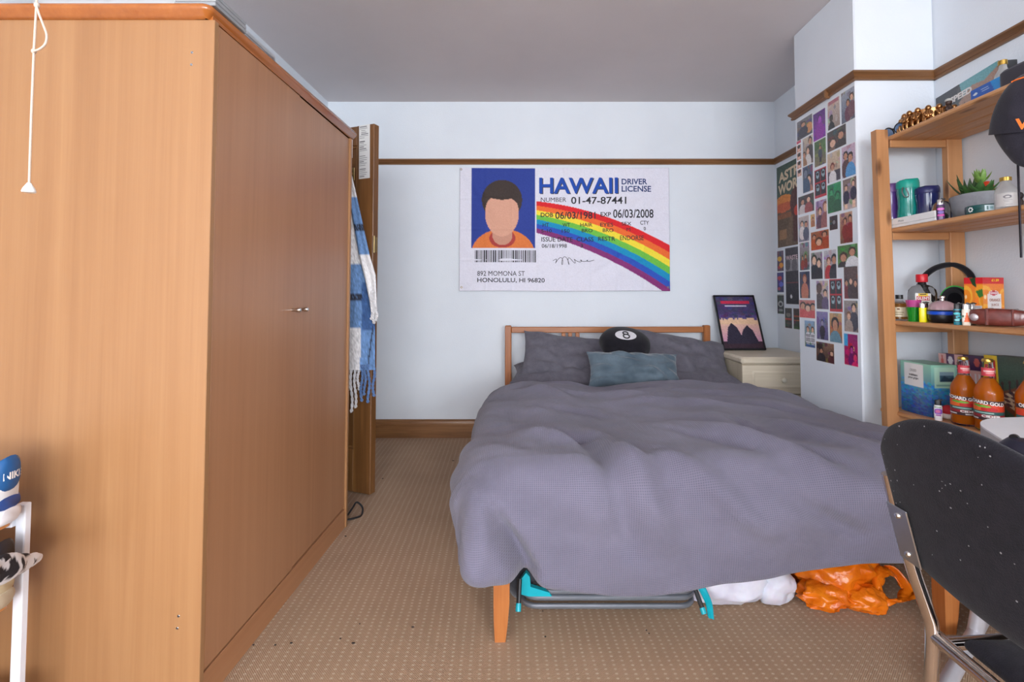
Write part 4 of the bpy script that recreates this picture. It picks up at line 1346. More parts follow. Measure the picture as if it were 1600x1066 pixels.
for lab, a, b, cv_ in (
    ('small yellow and purple comic poster in the alcove, upmost of three', (60, 224), (107, 357), pc((110, 90, 110), (70, 50, 80), [], 41, 22, 34, lambda c: (c.ell(.4, .4, .3, .12, (230, 180, 50)), c.ell(.6, .7, .3, .12, (226, 150, 40)), c.ell(.3, .8, .15, .08, (180, 50, 60))))),
    ('small blue and red comic poster in the alcove, middle of three', (60, 366), (108, 500), pc((60, 60, 130), (40, 40, 90), [], 42, 22, 34, lambda c: (c.ell(.4, .3, .3, .1, (190, 50, 60)), c.ell(.6, .6, .3, .12, (90, 100, 200)), c.ell(.3, .8, .2, .08, (170, 60, 80))))),
    ('small black and white poster in the alcove, lowest of three', (60, 508), (110, 645), pc((60, 64, 64), (36, 40, 40), [], 43, 22, 34, lambda c: (c.rect(.05, .02, .95, .1, (190, 190, 186)), c.ell(.5, .5, .35, .14, (170, 172, 170)), c.ell(.5, .52, .2, .08, (40, 40, 44)), c.ell(.5, .8, .3, .06, (140, 142, 140))))),
    ('dark small poster with red streak under the black concert poster', (112, 600), (163, 742), pc((64, 60, 58), (50, 46, 44), [], 44, 22, 34, lambda c: (c.rect(.1, .5, .9, .58, (190, 70, 60)), c.ell(.5, .35, .3, .1, (130, 120, 110)), c.ell(.5, .75, .3, .06, (90, 80, 70))))),
    ('dark small poster with green foot, partly behind the chimney breast', (168, 603), (236, 752), pc((80, 60, 56), (60, 80, 60), [], 45, 22, 34, lambda c: (c.rect(.1, .35, .9, .42, (190, 90, 60)), c.rect(.1, .55, .9, .6, (206, 120, 70)), c.rect(.0, .85, 1, 1, (70, 100, 64))))),
):
    photo('small_poster', lab, zB(*a), zB(*b), cv_, XR, 'poster', GPO)
cw = Canvas(40, 72, (70, 66, 74), (44, 42, 50))
cw.rect(0, .22, 1, .42, (150, 146, 150)); cw.ell(.2, .3, .2, .1, (90, 86, 92)); cw.ell(.7, .33, .2, .12, (110, 106, 112)); cw.rect(.0, .42, 1, .62, (58, 54, 62)); cw.rect(.05, .615, .95, .625, (130, 60, 66)); cw.ell(.42, .86, .07, .035, (226, 224, 226)); cw.speck(8, 6); cw.border((200, 200, 200))
A = at_x(*zB(114, 205), XR); B = at_x(*zB(198, 580), XR); B2 = at_x(*zB(114, 577), XR)
wpo = thing('dark_poster', 'tall dark grey poster with WASTE lettering in the alcove', 'poster', (XR, (A.y + B.y) / 2, B.z), group=GPO)
obj('print', sheet(cw, (XR - .0008, A.y, B2.z), (0, -1, 0), (0, 0, 1), A.y - B.y + .02, A.z - B2.z), PRINT, wpo, smooth=0)
lt = MB(); text(lt, 'WASTE', Vector((XR - .0018, A.y - .012, A.z - .088)), (0, -1, 0), (0, 0, 1), A.y - B.y + .0, .032, .03)
obj('lettering', lt, plain('pale_pink_ink', S(220, 196, 200), .7), wpo, smooth=0)
# ------------------------------------------------------------------ pine shelf unit against the right wall
KN = S(92, 54, 30)
M_SHY = wood('knotty_pine_y', S(186, 130, 84), S(202, 148, 100), S(213, 162, 117), 'y', s=.8, rough=.45, knots=KN)
M_SHZ = wood('knotty_pine_z', S(176, 121, 75), S(194, 139, 92), S(206, 153, 106), 'z', s=.8, rough=.45, knots=KN)
M_SHX = wood('knotty_pine_x', S(176, 121, 75), S(194, 139, 92), S(206, 153, 106), 'x', s=.8, rough=.45, knots=KN)
SX0, SX1, SY0, SY1 = 1.512, 1.815, 1.20, 2.055
SHZ = [1.698, 1.306, .920, .545, .14]          # undersides of the shelves
TH = .018
su = thing('shelf_unit', 'open knotty pine shelf unit with five shelves against the right wall', 'shelf unit', ((SX0 + SX1) / 2, (SY0 + SY1) / 2, 0))
def tilt4(y): return (2.05 - y) * .055
for yb in (SY1, SY0 + .032):
    fp = MB()
    fp.loft([[(x + dx, y, z) for x, y in ((1.462, yb - .032), (1.511, yb - .032), (1.511, yb), (1.462, yb))] for z, dx in ((0, .016), (.9, .006), (1.74, -.006))])
    obj('front_post', fp, M_SHZ, su)
    obj('rear_post', MB().box((1.755, yb - .032, 0), (1.818, yb, 1.74), .003), M_SHZ, su)
    for k, z in enumerate(SHZ):
        zz = z + (tilt4(yb) if k == 3 else 0)
        obj('cross_rail', MB().box((1.52, yb - .026, zz - .030), (1.756, yb - .006, zz), .002), M_SHX, su)
for k, z in enumerate(SHZ):
    sh = None
    n = 4; wpl = (SX1 - SX0) / n
    for i in range(n):
        x0 = SX0 + i * wpl
        mb = MB().box((x0 + .0024, SY0 - .01, z), (x0 + wpl - .0024, SY1 + .07, z + TH), .005)
        if i == 0 and k > 0: pass
        if k == 3: mb.v = [(x, y, zz + tilt4(y)) for x, y, zz in mb.v]
        if sh is None: sh = obj('shelf', mb, M_SHY, su)
        else: obj('plank', mb, M_SHY, sh)
Z1, Z2, Z3, Z4 = [z + TH for z in SHZ[:4]]

# ------------------------------------------------------------------ small things on the shelves


def bottle_mat(name, col, rough=.04): return glass(name, col, rough)


M_GLASS = glass('clear_glass', (.98, .99, .99, 1), .02, 1.16)
M_FROST = glass('frosted_glass', (.86, .85, .84, 1), .35, 1.4, .75)
M_GOLD = plain('gold_cap', S(206, 168, 84), .28, 1.0, var=.05)
M_REDCAP = plain('red_cap', S(206, 24, 40), .35, var=.06)


def solid(mb, name, m, parent, **k): return obj(name, mb, m, parent, local=True, **k)


def wrap(r, z0, z1, a0, a1, cv, sx=1, sy=1, t=.0006):
    """printed label wrapped on a round body of radius r; angles in radians"""
    mb = sheet(cv, (0, 0, 0), (1, 0, 0), (0, 0, 1), 1, 1, t)
    # front vertices carry the canvas; push onto the cylinder
    out = []
    nf = cv.w * cv.h
    for i, (x, y, z) in enumerate(mb.v):
        a = a0 + (a1 - a0) * x
        rr_ = r + (.0008 if i < nf else .0001)
        out.append((rr_ * math.cos(a) * sx, rr_ * math.sin(a) * sy, z0 + (z1 - z0) * z))
    mb.v = out
    return mb


# ---- shelf 3
# rum miniature
rum = thing('rum_bottle', 'small rum bottle with cream label and black cap beside the shelf post', 'bottle', (1.555, 2.05, Z3))
solid(MB().lathe([(0, 0), (.026, 0), (.028, .003), (.028, .062), (.022, .074), (.012, .080), (.011, .098), (0, .098)]), 'glass_body', M_GLASS, rum)
solid(MB().lathe([(0, .006), (.0255, .006), (.0255, .061), (.020, .071), (0, .071)]), 'rum', glass('rum_liquid', S(206, 140, 66), .05, 1.36, .6), rum)
solid(MB().lathe([(.011, .090), (.0135, .090), (.0135, .107), (0, .107)], n=20), 'cap', M_BLKP, rum)
cl = Canvas(40, 24, (232, 220, 190)); cl.rect(.44, .12, .56, .3, (120, 80, 50)); cl.rect(.3, .5, .7, .58, (170, 150, 110)); cl.rect(.35, .72, .65, .78, (150, 130, 96))
solid(wrap(.0282, .016, .056, PI * .75, PI * 1.75, cl), 'label', PRINT, rum)

# flat vodka bottle
vod = thing('vodka_bottle', 'clear flat vodka bottle with bright red cap and red-yellow label', 'bottle', (1.640, 2.035, Z3), (0, 0, -.25))
def rring(hx, hy, z, p=3.2, n=36):
    o = []
    for k in range(n):
        a = 2 * PI * k / n; c, s_ = math.cos(a), math.sin(a)
        o.append((hx * math.copysign(abs(c) ** (2 / p), c), hy * math.copysign(abs(s_) ** (2 / p), s_), z))
    return o
solid(MB().loft([rring(.046, .030, 0), rring(.048, .032, .004), rring(.048, .032, .112), rring(.045, .030, .128), rring(.034, .024, .142, 2.4), rring(.016, .016, .150, 2), rring(.0145, .0145, .175, 2)]), 'glass_body', M_GLASS, vod)
solid(MB().loft([rring(.0195, .0195, .160, 2), rring(.0205, .0205, .163, 2), rring(.0205, .0205, .190, 2), rring(.019, .019, .193, 2)]), 'cap', M_REDCAP, vod)
cl = Canvas(44, 40, (236, 232, 226), (226, 222, 214)); cl.rect(.2, 0, .8, .2, (232, 196, 50)); cl.rect(.1, .2, .9, .5, (200, 30, 44)); cl.ell(.5, .8, .3, .14, (196, 196, 200)); cl.rect(.3, .05, .7, .12, (80, 50, 30))
lb = sheet(cl, (-.040, -.0335, .055), (1, 0, 0), (0, 0, 1), .056, .058)
solid(lb, 'label', PRINT, vod)
lt = MB(); text(lt, "GLEN'S", (-.034, -.0345, .087), (1, 0, 0), (0, 0, 1), .044, .013, .03)
solid(lt, 'lettering', plain('white_ink', S(240, 238, 236), .6), vod, smooth=0)
solid(MB().ell((-.005, -.0345, .132), (.008, .002, .011), 14, 8), 'emblem', M_BLK, vod)

# stacked shot cups
M_CUPG = glass('green_acrylic', S(40, 190, 60), .08, 1.45, .6); M_CUPP = glass('pink_acrylic', S(236, 110, 190), .08, 1.45, .6)
def cup(mb, r0, r1, h, t=.0015): return mb.lathe([(0, 0), (r0, 0), (r1, h), (r1 - t, h), (r0 - t, .003), (0, .003)])
cg_ = thing('shot_cup', 'green plastic shot cup holding the pink one, in front of the vodka', 'cup', (1.545, 1.962, Z3))
solid(cup(MB(), .0185, .0245, .058), 'cup_body', M_CUPG, cg_)
cp_ = thing('shot_cup', 'pink plastic shot cup stacked inside the green one', 'cup', (1.545, 1.962, Z3 + .024))
solid(cup(MB(), .0180, .0262, .062), 'cup_body', M_CUPP, cp_)

# lighters: a body, a metal hood, a thumb lever


def lighter(loc, col, label, rz=0, deco=None, hood=None):
    L = thing('lighter', label, 'lighter', loc, (0, 0, rz), 'lighters on the shelves')
    m = plain('lighter_' + label.split()[0], col, .25, var=.05)
    solid(MB().loft([rring(.0108, .0062, 0, 2.4, 24), rring(.0118, .0068, .003, 2.4, 24), rring(.0118, .0068, .055, 2.4, 24), rring(.0112, .0064, .057, 2.4, 24)]), 'body', m, L)
    solid(MB().loft([rring(.0098, .0058, .057, 2.6, 24), rring(.0098, .0058, .074, 2.6, 24), rring(.0080, .0045, .0765, 2.6, 24)]), 'hood', hood or M_CHROME, L)
    tl_ = MB().box((.004, -.0055, .0745), (.0145, .0055, .0785), .0012)
    tl_.lathe([(0, -.0035), (.0042, -.0035), (.0042, .0035), (0, .0035)], n=14, M=Matrix.Translation((.004, 0, .0765)) @ Matrix.Rotation(PI / 2, 4, 'X'))
    solid(tl_, 'thumb_lever', M_BLKP, L)
    if deco is not None:
        mb = wrap(.0118, .012, .052, PI * 1.02, PI * 1.98, deco)
        # flatten onto the oval body
        v2 = []
        for x, y, z in mb.v:
            a = math.atan2(y, x); c, s_ = math.cos(a), math.sin(a); p = 2.4
            k = math.hypot(x, y) / .0118
            v2.append((.0118 * k * math.copysign(abs(c) ** (2 / p), c), .0070 * k * math.copysign(abs(s_) ** (2 / p), s_), z))
        mb.v = v2
        solid(mb, 'printed_sleeve', PRINT, L)
    return L


lighter((1.541, 1.912, Z3), S(244, 232, 20), 'yellow lighter standing beside the green shot cup', -.5)
lighter((1.568, 1.930, Z3), S(226, 210, 30), 'second yellow lighter half hidden behind the yellow one', .4)
d_ = Canvas(22, 26, (30, 40, 48)); d_.ell(.4, .3, .3, .1, (80, 196, 206)); d_.ell(.6, .6, .25, .16, (60, 176, 190)); d_.ell(.4, .85, .2, .08, (120, 210, 214)); d_.ell(.55, .62, .08, .06, (20, 24, 30))
lighter((1.537, 1.752, Z3), S(34, 120, 136), 'teal and black patterned lighter in front of the blue-banded lamp', -.5, d_, M_BLKP)
d_ = Canvas(22, 26, (232, 224, 210)); d_.poly([(.3, 1), (.5, .1), (.7, 1)], (240, 100, 30)); d_.ell(.2, .5, .12, .1, (90, 120, 90)); d_.rect(.75, .2, .95, .9, (60, 44, 40)); d_.ell(.25, .8, .1, .08, (230, 230, 230))
lighter((1.545, 1.726, Z3), S(226, 214, 196), 'white and orange patterned lighter beside the brown case', -.5, d_)
d_ = Canvas(22, 26, (60, 50, 50)); d_.ell(.5, .5, .3, .2, (206, 160, 120))
lighter((1.585, 1.745, Z3), S(70, 60, 60), 'dark lighter half hidden between the two patterned lighters', .3, d_)

# ball-shaped lamp / grinder with a blue band
bl = thing('party_lamp', 'black dome-topped party lamp with a blue band', 'lamp', (1.588, 1.876, Z3))
solid(MB().lathe([(0, 0), (.034, 0), (.042, .006), (.046, .018), (.046, .030), (.045, .034), (0, .034)]), 'base', M_BLKP, bl)
solid(MB().lathe([(.0455, .031), (.0475, .033), (.0475, .043), (.0455, .045)], n=36), 'band', plain('blue_band', S(24, 84, 206), .3), bl)
solid(MB().lathe([(.046, .045), (.047, .047), (.046, .050), (0, .050)]), 'rim', M_BLKP, bl)
dome = MB(); dome.grid(lambda a, b: Vector(((.0445 + .0012 * math.cos(a * 2 * PI * 14)) * math.cos(b * PI / 2 * .97) * math.cos(a * 2 * PI), (.0445 + .0012 * math.cos(a * 2 * PI * 14)) * math.cos(b * PI / 2 * .97) * math.sin(a * 2 * PI), .050 + .036 * math.sin(b * PI / 2))), 56, 12, True)
solid(dome, 'dome', glass('pinkish_clear_plastic', S(240, 206, 214), .12, 1.4, .55), bl)
solid(MB().lathe([(.007, .084), (.007, .092), (.010, .095), (.010, .101), (.007, .104), (0, .104)], n=20), 'finial', M_CHROME, bl)
solid(MB().ell((0, 0, .056), (.022, .022, .012), 18, 10), 'bulb_board', plain('pink_board', S(206, 130, 150), .5), bl)

# headphones
hp = thing('headphones', 'black over-ear headphones with green rings lying on the shelf', 'headphones', (1.70, 1.93, Z3))
M_GREEN = plain('bright_green', S(48, 190, 70), .4)
M_PAD = cloth('black_foam', S(22, 22, 26), S(38, 37, 42), 400, .3, .2)
arc = []
pts_px = [(1437, 446), (1443, 434), (1452, 425), (1464, 418), (1480, 414), (1494, 415), (1506, 420), (1515, 428), (1519, 436)]
for k, (x, y) in enumerate(pts_px): arc.append(at_y(x, y, 2.085 - .012 * k))
band = MB()
Pq = spline(arc, 5)
rings = []
for i, p in enumerate(Pq):
    t = (Pq[min(i + 1, len(Pq) - 1)] - Pq[max(i - 1, 0)]).normalized()
    n_ = t.cross(Vector((0, 1, 0))).normalized(); b__ = Vector((0, 1, 0))
    f = i / (len(Pq) - 1); hw = .017; ht = .0075 + .004 * math.sin(PI * f)
    rings.append([tuple(p + b__ * (hw * math.cos(a)) + n_ * (ht * math.sin(a))) for a in [2 * PI * k / 14 for k in range(14)]])
band.loft(rings); obj('headband', band, M_PAD, hp)
def earcup(c, axis, r, name, ring_r):
    M = Matrix.Translation(c) @ Vector(axis).normalized().to_track_quat('Z', 'Y').to_matrix().to_4x4()
    e = obj(name, MB().lathe([(0, -.03), (r * .6, -.03), (r * .95, -.018), (r, -.004), (r * .98, .006), (0, .006)], n=32, M=M, sx=.82), M_PAD, hp)
    obj('ear_pad', MB().lathe([(r * .55, .006), (r * .8, .026), (r * .98, .022), (r * 1.02, .010), (r * .95, .004)], n=32, M=M, sx=.82), M_PAD, e)
    obj('green_ring', MB().tube([M @ Vector((.82 * ring_r * math.cos(k * PI / 20), ring_r * math.sin(k * PI / 20), .004)) for k in range(40)], .0032, 8, True), M_GREEN, e)
earcup(Vector((1.676, 1.92, Z3 + .088)), (-.75, -.65, .1), .050, 'earcup', .053)
earcup(Vector((1.725, 2.01, Z3 + .052)), (.35, -.25, .9), .050, 'earcup', .053)
obj('yoke', MB().tube(spline([arc[0], at_y(1441, 450, 2.085), (1.70, 2.04, Z3 + .06)], 5), .007, 10), M_BLKP, hp)
obj('yoke', MB().tube(spline([arc[-1], at_y(1515, 446, 1.98), (1.70, 1.93, Z3 + .12)], 5), .007, 10), M_BLKP, hp)

# boxes built from printed faces


def carton(name, label, cat, loc, rz, dx, dy, dz, front, side, group=None, top=(210, 210, 210), ry=0):
    """box standing at loc; local x from 0..dx is the front (facing -y), local y depth; left side is printed too"""
    t = thing(name, label, cat, loc, (0, ry, rz), group)
    core = MB().box((.0006, .0006, 0), (dx - .0002, dy, dz), .0008)
    solid(core, 'box_body', plain(name + '_card', S(*top), .5), t)
    solid(sheet(front, (0, -.0002, 0), (1, 0, 0), (0, 0, 1), dx, dz, .0006), 'front_print', PRINT_GLOSS, t, smooth=0)
    if side is not None:
        solid(sheet(side, (-.0002, dy, 0), (0, -1, 0), (0, 0, 1), dy, dz, .0006), 'side_print', PRINT_GLOSS, t, smooth=0)
    return t


def box_text(t, items, m, face='f', dy=0):
    for body, x, z, w, h, bo in items:
        mb = MB()
        if face == 'f': text(mb, body, (x, -.0014, z), (1, 0, 0), (0, 0, 1), w, h, bo)
        else: text(mb, body, (-.0014, dy - x, z), (0, -1, 0), (0, 0, 1), w, h, bo)
        solid(mb, 'lettering', m, t, smooth=0)


M_WINK = plain('white_lettering', S(242, 240, 238), .6); M_YINK = plain('yellow_lettering', S(250, 210, 40), .6)
M_OINK = plain('brown_lettering', S(170, 110, 90), .6); M_TINK = plain('grey_lettering', S(96, 106, 112), .6)

def oranges(c, seed):
    rg = np.random.RandomState(seed)
    for k in range(7):
        cx_, cy_ = rg.rand(), .25 + .75 * rg.rand(); c.ell(cx_, cy_, .3, .2, np.array((240, 150, 40)) + rg.randint(-24, 20, 3))
    c.ell(.1, .4, .35, .22, (246, 176, 60)); c.ell(.1, .42, .26, .16, (238, 140, 40)); c.ell(.1, .42, .06, .04, (250, 220, 170))
    c.ell(.95, .45, .2, .2, (248, 180, 70)); c.ell(.97, .46, .15, .15, (240, 150, 44))
    c.ell(.85, .78, .1, .1, (40, 90, 40))
jf = Canvas(44, 56, (236, 120, 40), (240, 170, 50)); oranges(jf, 3); jf.rect(0, 0, 1, .14, (206, 28, 40))
jf.rect(.2, .36, .84, .82, (232, 226, 224)); jf.ell(.5, .34, .22, .06, (236, 230, 230)); jf.ell(.5, .34, .19, .048, (196, 30, 60)); jf.rect(.34, .325, .66, .352, (230, 200, 206)); jf.speck(4, 3)
js = Canvas(34, 56, (234, 120, 44), (240, 170, 60)); oranges(js, 9); js.rect(0, 0, 1, .14, (210, 34, 44)); js.poly([(.3, .02), (.62, .0), (.64, .22), (.45, .16)], (30, 70, 40)); js.poly([(.6, .3), (.95, .25), (1, .4), (.8, .44)], (60, 120, 50)); js.rect(.1, .6, .9, 1, (226, 226, 228))
for k in range(8): js.rect(.14, .63 + k * .045, .84, .642 + k * .045, (150, 156, 176))
jt = carton('juice_carton', 'orange juice drink carton with red top strip and price 1.59', 'carton', (1.662, 1.785, Z3), .30, .115, .060, .172, jf, js, top=(220, 110, 40))
box_text(jt, [('£1.59', .046, .157, .040, .0095, .03)], M_YINK)
box_text(jt, [('ORANGE', .031, .083, .060, .011, .01), ('JUICE', .041, .064, .041, .011, .01), ('DRINK', .039, .045, .046, .011, .01)], M_OINK)

# brown leather case and strap
M_LEATH = plain('brown_glossy_leather', S(112, 52, 46), .25, var=.25, vscale=40, bump=.3, bscale=120, Coat_Weight=.4)
lc = thing('leather_case', 'dark red-brown leather case with a strap at its end', 'case', (1.60, 1.665, Z3), (0, 0, -1.0))
mb = MB()
rg_ = []
for x, sy, sz in ((-.073, .016, .020), (-.068, .024, .026), (-.043, .028, .029), (0, .030, .0305), (.043, .028, .029), (.068, .022, .024), (.073, .014, .018)):
    rg_.append([(x, b * sy, .031 + c * sz) for b, c in [(math.copysign(abs(math.cos(a)) ** .55, math.cos(a)), math.copysign(abs(math.sin(a)) ** .55, math.sin(a))) for a in [2 * PI * k / 24 for k in range(24)]]])
mb.loft(rg_); solid(mb, 'case_body', M_LEATH, lc, smooth=60)
fl = MB().box((-.026, -.0330, .004), (-.018, .0330, .0625), .002).box((.039, -.031, .006), (.045, .031, .061), .002)
solid(fl, 'strap_bands', M_LEATH, lc)
solid(MB().ell((-.056, -.028, .030), (.012, .004, .013), 20, 10), 'metal_badge', plain('pale_badge', S(190, 180, 186), .3, .6), lc)
st = MB()
for z in (.012, .026):
    st.grid(lambda a, b, z=z: Vector((.08 + .09 * a, -.02 + .05 * a + .012 * math.sin(a * 4), z - .008 * a + .010 * b)), 16, 3)
s2_ = MB(); 
for z in (.010, .028): s2_.tube(spline([(.066, -.004, z), (.10, .000, z - .002), (.15, .012, z - .004), (.19, .03, max(.007, z - .012))], 5), .0065, 8)
solid(s2_, 'strap', M_LEATH, lc)

# ---- shelf 2
M_PUR = plain('purple_translucent', S(98, 66, 142), .12, var=.05, Coat_Weight=.5); M_TEAL = plain('teal_translucent', S(20, 140, 130), .12, var=.05, Coat_Weight=.5); M_NAVYB = plain('navy_plastic', S(34, 42, 96), .15, var=.08, Coat_Weight=.5)
def sports(loc, label, m, ml, r, h, loop=False):
    t = thing('drink_bottle', label, 'bottle', loc, (0, 0, 0), 'drink bottles in a row on the shelf')
    solid(MB().lathe([(0, 0), (r * .9, 0), (r, .006), (r, h * .30), (r * .93, h * .42), (r * .93, h * .58), (r, h * .70), (r, h * .79), (0, h * .79)]), 'bottle_body', m, t)
    lid = MB().lathe([(r * 1.02, h * .785), (r * 1.05, h * .80), (r * 1.05, h * .9), (r * .95, h * .94), (0, h * .94)])
    solid(lid, 'lid', ml, t)
    sp = MB().loft([[(x, y, h * .93 + dz) for x, y, dz in ((-r * .7, -r * .55, 0), (r * .9, -r * .55, 0), (r * .9, r * .55, 0), (-r * .7, r * .55, 0))],
                    [(x, y, h * .93 + dz) for x, y, dz in ((-r * .55, -r * .45, .008), (r * .8, -r * .45, h * .06), (r * .8, r * .45, h * .06), (-r * .55, r * .45, .008))]])
    solid(sp, 'spout_flap', ml, t)
    if loop: solid(MB().tube(spline([(-r * .9, -r * .5, h * .8), (-r * 1.05, -r * .6, h * .7), (-r * .9, -r * .75, h * .6), (-r * .6, -r * .9, h * .62), (-r * .75, -r * .7, h * .78)], 5), .0022, 8), 'carry_loop', M_STEELD, t)
    return t
sports((1.557, 2.088, Z2), 'purple drink bottle squeezed next to the shelf post', M_PUR, plain('purple_lid', S(126, 92, 160), .35), .032, .205)
sports((1.578, 2.018, Z2), 'teal green drink bottle with a carry loop between purple and navy ones', M_TEAL, plain('teal_lid', S(24, 164, 146), .35), .038, .208, True)
sports((1.615, 1.965, Z2), 'short navy blue shaker beside the teal drink bottle', M_NAVYB, plain('navy_lid', S(40, 44, 98), .3), .040, .165)
pb_ = thing('phone_box', 'flat white phone box lying in front of the drink bottles', 'box', (1.530, 1.94, Z2))
solid(MB().box((-.014, -.130, 0), (.014, .120, .012), .0015), 'base', M_PAPERW, pb_)
solid(MB().box((-.015, -.131, .0125), (.015, .121, .038), .0015), 'lid', M_PAPERW, pb_)
lt = MB(); text(lt, 'iPhone', (-.0155, .052, .020), (0, -1, 0), (0, 0, 1), .030, .008, 0); solid(lt, 'lettering', M_TINK, pb_, smooth=0)
d_ = Canvas(22, 26, (60, 40, 70)); d_.ell(.5, .3, .3, .12, (220, 110, 200)); d_.ell(.5, .6, .25, .12, (120, 90, 180)); d_.ell(.5, .85, .3, .1, (200, 60, 160))
lighter((1.528, 1.800, Z2), S(90, 60, 110), 'purple and pink lighter standing against the white phone box', -.6, d_)
gb = thing('glass_dome', 'small clear glass dome behind the pink lighter', 'ornament', (1.59, 1.868, Z2))
solid(MB().lathe([(0, 0), (.030, 0), (.032, .006), (.032, .05), (.028, .068), (.018, .080), (.006, .085), (0, .0855)]), 'dome', M_GLASS, gb)
solid(MB().ell((0, 0, .022), (.018, .018, .018), 16, 10), 'contents', plain('dark_trinket', S(60, 70, 70), .4), gb)

# concrete planter with succulents
M_CONC = plain('grey_concrete', S(150, 152, 158), .85, var=.08, vscale=60, bump=.3, bscale=160)
pl_ = thing('planter', 'grey concrete bowl planter holding green succulents', 'planter', (1.662, 1.800, Z2), (0, 0, 1.15))
solid(MB().lathe([(0, 0), (.070, 0), (.086, .010), (.100, .040), (.104, .078), (.104, .090), (.097, .090), (.094, .076), (0, .074)], n=40, sy=.72), 'bowl', M_CONC, pl_)
solid(MB().lathe([(0, .082), (.05, .083), (.092, .078), (.094, .07)], n=24, sy=.72), 'soil', plain('dark_soil', S(66, 52, 40), .95, var=.3, vscale=200, bump=.8, bscale=300), pl_)
M_LEAF = plain('succulent_green', S(70, 112, 58), .4, var=.3, vscale=50); M_LEAFL = plain('pale_succulent_green', S(128, 170, 84), .4, var=.2, vscale=50); M_ALOE = plain('dark_aloe_green', S(64, 96, 56), .45, var=.3, vscale=50)
lr = random.Random(5)
def leaf(base, d, ln, wd, m, curve=.25):
    d = Vector(d).normalized(); side = d.cross(Vector((0, 0, 1)))
    side = side.normalized() if side.length > .05 else Vector((1, 0, 0))
    up = side.cross(d).normalized(); rings = []
    for k in range(6):
        t = k / 5; w = wd * math.sin(PI * (.18 + .8 * t)) if t < 1 else .0008; th = w * .32
        c = Vector(base) + d * (ln * t) + up * (curve * ln * (t ** 2))
        rings.append([tuple(c + side * (w * math.cos(a)) + up * (th * math.sin(a))) for a in [2 * PI * q / 8 for q in range(8)]])
    solid(MB().loft(rings), 'leaf', m, pl_)
def rosette(c, n, ln, wd, m, ups=(.2, 1.4)):
    for k in range(n):
        a = k * 2.4; u = ups[0] + (ups[1] - ups[0]) * k / n
        leaf(c, (math.cos(a), math.sin(a), u), ln * (1 - .25 * k / n) * lr.uniform(.85, 1.1), wd, m)
rosette((-.052, 0, .082), 14, .078, .012, M_LEAF, (.1, 1.0))
solid(MB().tube([(-.05, 0, .08), (-.048, 0, .135)], .005, 8), 'stem', M_LEAFL, pl_)
rosette((-.048, 0, .128), 9, .062, .009, M_LEAFL, (.3, 2.5))
rosette((-.01, .015, .082), 11, .07, .010, M_LEAF, (.3, 1.5))
rosette((.045, 0, .080), 12, .115, .010, M_ALOE, (.3, 2.2))
rosette((-.075, -.02, .080), 7, .04, .008, M_LEAF, (0, .8))
M_RED = plain('orange_red_plastic', S(226, 74, 44), .35)
tag(obj('red_ornament', MB().ell((1.765, 1.865, Z2 + .125), (.024, .022, .036), 20, 14).lathe([(0, 0), (.02, 0), (.012, .01), (.006, .05), (.006, .1), (0, .1)], (1.765, 1.865, Z2)), M_RED), 'orange-red round ornament peeping over the planter leaves', 'ornament')
M_TIN = plain('dark_teal_tin', S(20, 78, 76), .3, var=.1)
tin = thing('round_tin', 'flat round dark teal tin with a white flower mark before the planter', 'tin', (1.572, 1.672, Z2))
solid(MB().lathe([(0, 0), (.050, 0), (.051, .002), (.051, .014), (0, .014)], n=44), 'tin_base', M_TIN, tin)
solid(MB().lathe([(.0518, .0145), (.0518, .027), (.050, .029), (0, .029)], n=44), 'tin_lid', M_TIN, tin)
fl = MB()
for k in range(7):
    a = 2 * PI * k / 7; ph = PI * 1.02; 
    cx_, cz_ = .0065 * math.cos(a), .0065 * math.sin(a)
    q = []
    for j in range(8):
        b = 2 * PI * j / 8; u = cx_ + .0028 * math.cos(b); z = .015 + cz_ + .0028 * math.sin(b); an = ph + u / .0525
        q.append((.0525 * math.cos(an), .0525 * math.sin(an), z))
    fl.add(q, [tuple(range(8))])
solid(fl, 'flower_mark', M_WINK, tin, smooth=0)
lbm = wrap(.0522, .006, .025, PI * 1.26, PI * 1.42, Canvas(14, 10, (206, 226, 232)).rect(.2, .2, .35, .8, (60, 110, 110)).rect(.5, .3, .8, .7, (150, 190, 196)))
solid(lbm, 'label', PRINT, tin)
def mini(loc, label, cap=M_GOLD, h=.108, r=.029, rz=0):
    t = thing('miniature_bottle', label, 'bottle', loc, (0, 0, rz), 'miniature bottles on the shelves')
    solid(MB().lathe([(0, 0), (r * .92, 0), (r, .004), (r, h * .52), (r * .86, h * .66), (r * .45, h * .80), (r * .40, h * .9), (0, h * .9)]), 'glass_body', M_FROST, t)
    solid(MB().lathe([(r * .45, h * .885), (r * .52, h * .885), (r * .52, h * .99), (r * .46, h), (0, h)], n=24), 'cap', cap, t)
    return t
mb_ = mini((1.562, 1.585, Z2), 'small frosted bottle with gold cap beside the teal tin')
pr = MB()
for k in range(24):
    a = 2 * PI * k / 24
cv_ = Canvas(36, 40, (196, 192, 190)); cv_.ell(.45, .28, .14, .13, (96, 92, 100)); cv_.ell(.45, .29, .08, .07, (196, 192, 190)); cv_.rect(.3, .5, .62, .53, (120, 116, 120)); cv_.rect(.34, .6, .5, .62, (130, 126, 130)); cv_.rect(.4, .82, .6, .86, (120, 116, 120))
solid(wrap(.0292, .008, .052, PI * .95, PI * 1.7, cv_), 'printed_front', PRINT, mb_)
bk = thing('dark_figure', 'small dark figure behind the frosted bottle', 'figure', (1.70, 1.68, Z2))
solid(MB().lathe([(0, 0), (.014, 0), (.015, .004), (.010, .02), (.012, .045), (.008, .055), (0, .056)], n=20), 'body', plain('dark_brown_resin', S(60, 46, 42), .5), bk)
solid(MB().ell((0, 0, .066), (.013, .012, .014), 16, 10), 'head', plain('black_resin', S(30, 26, 28), .5), bk)

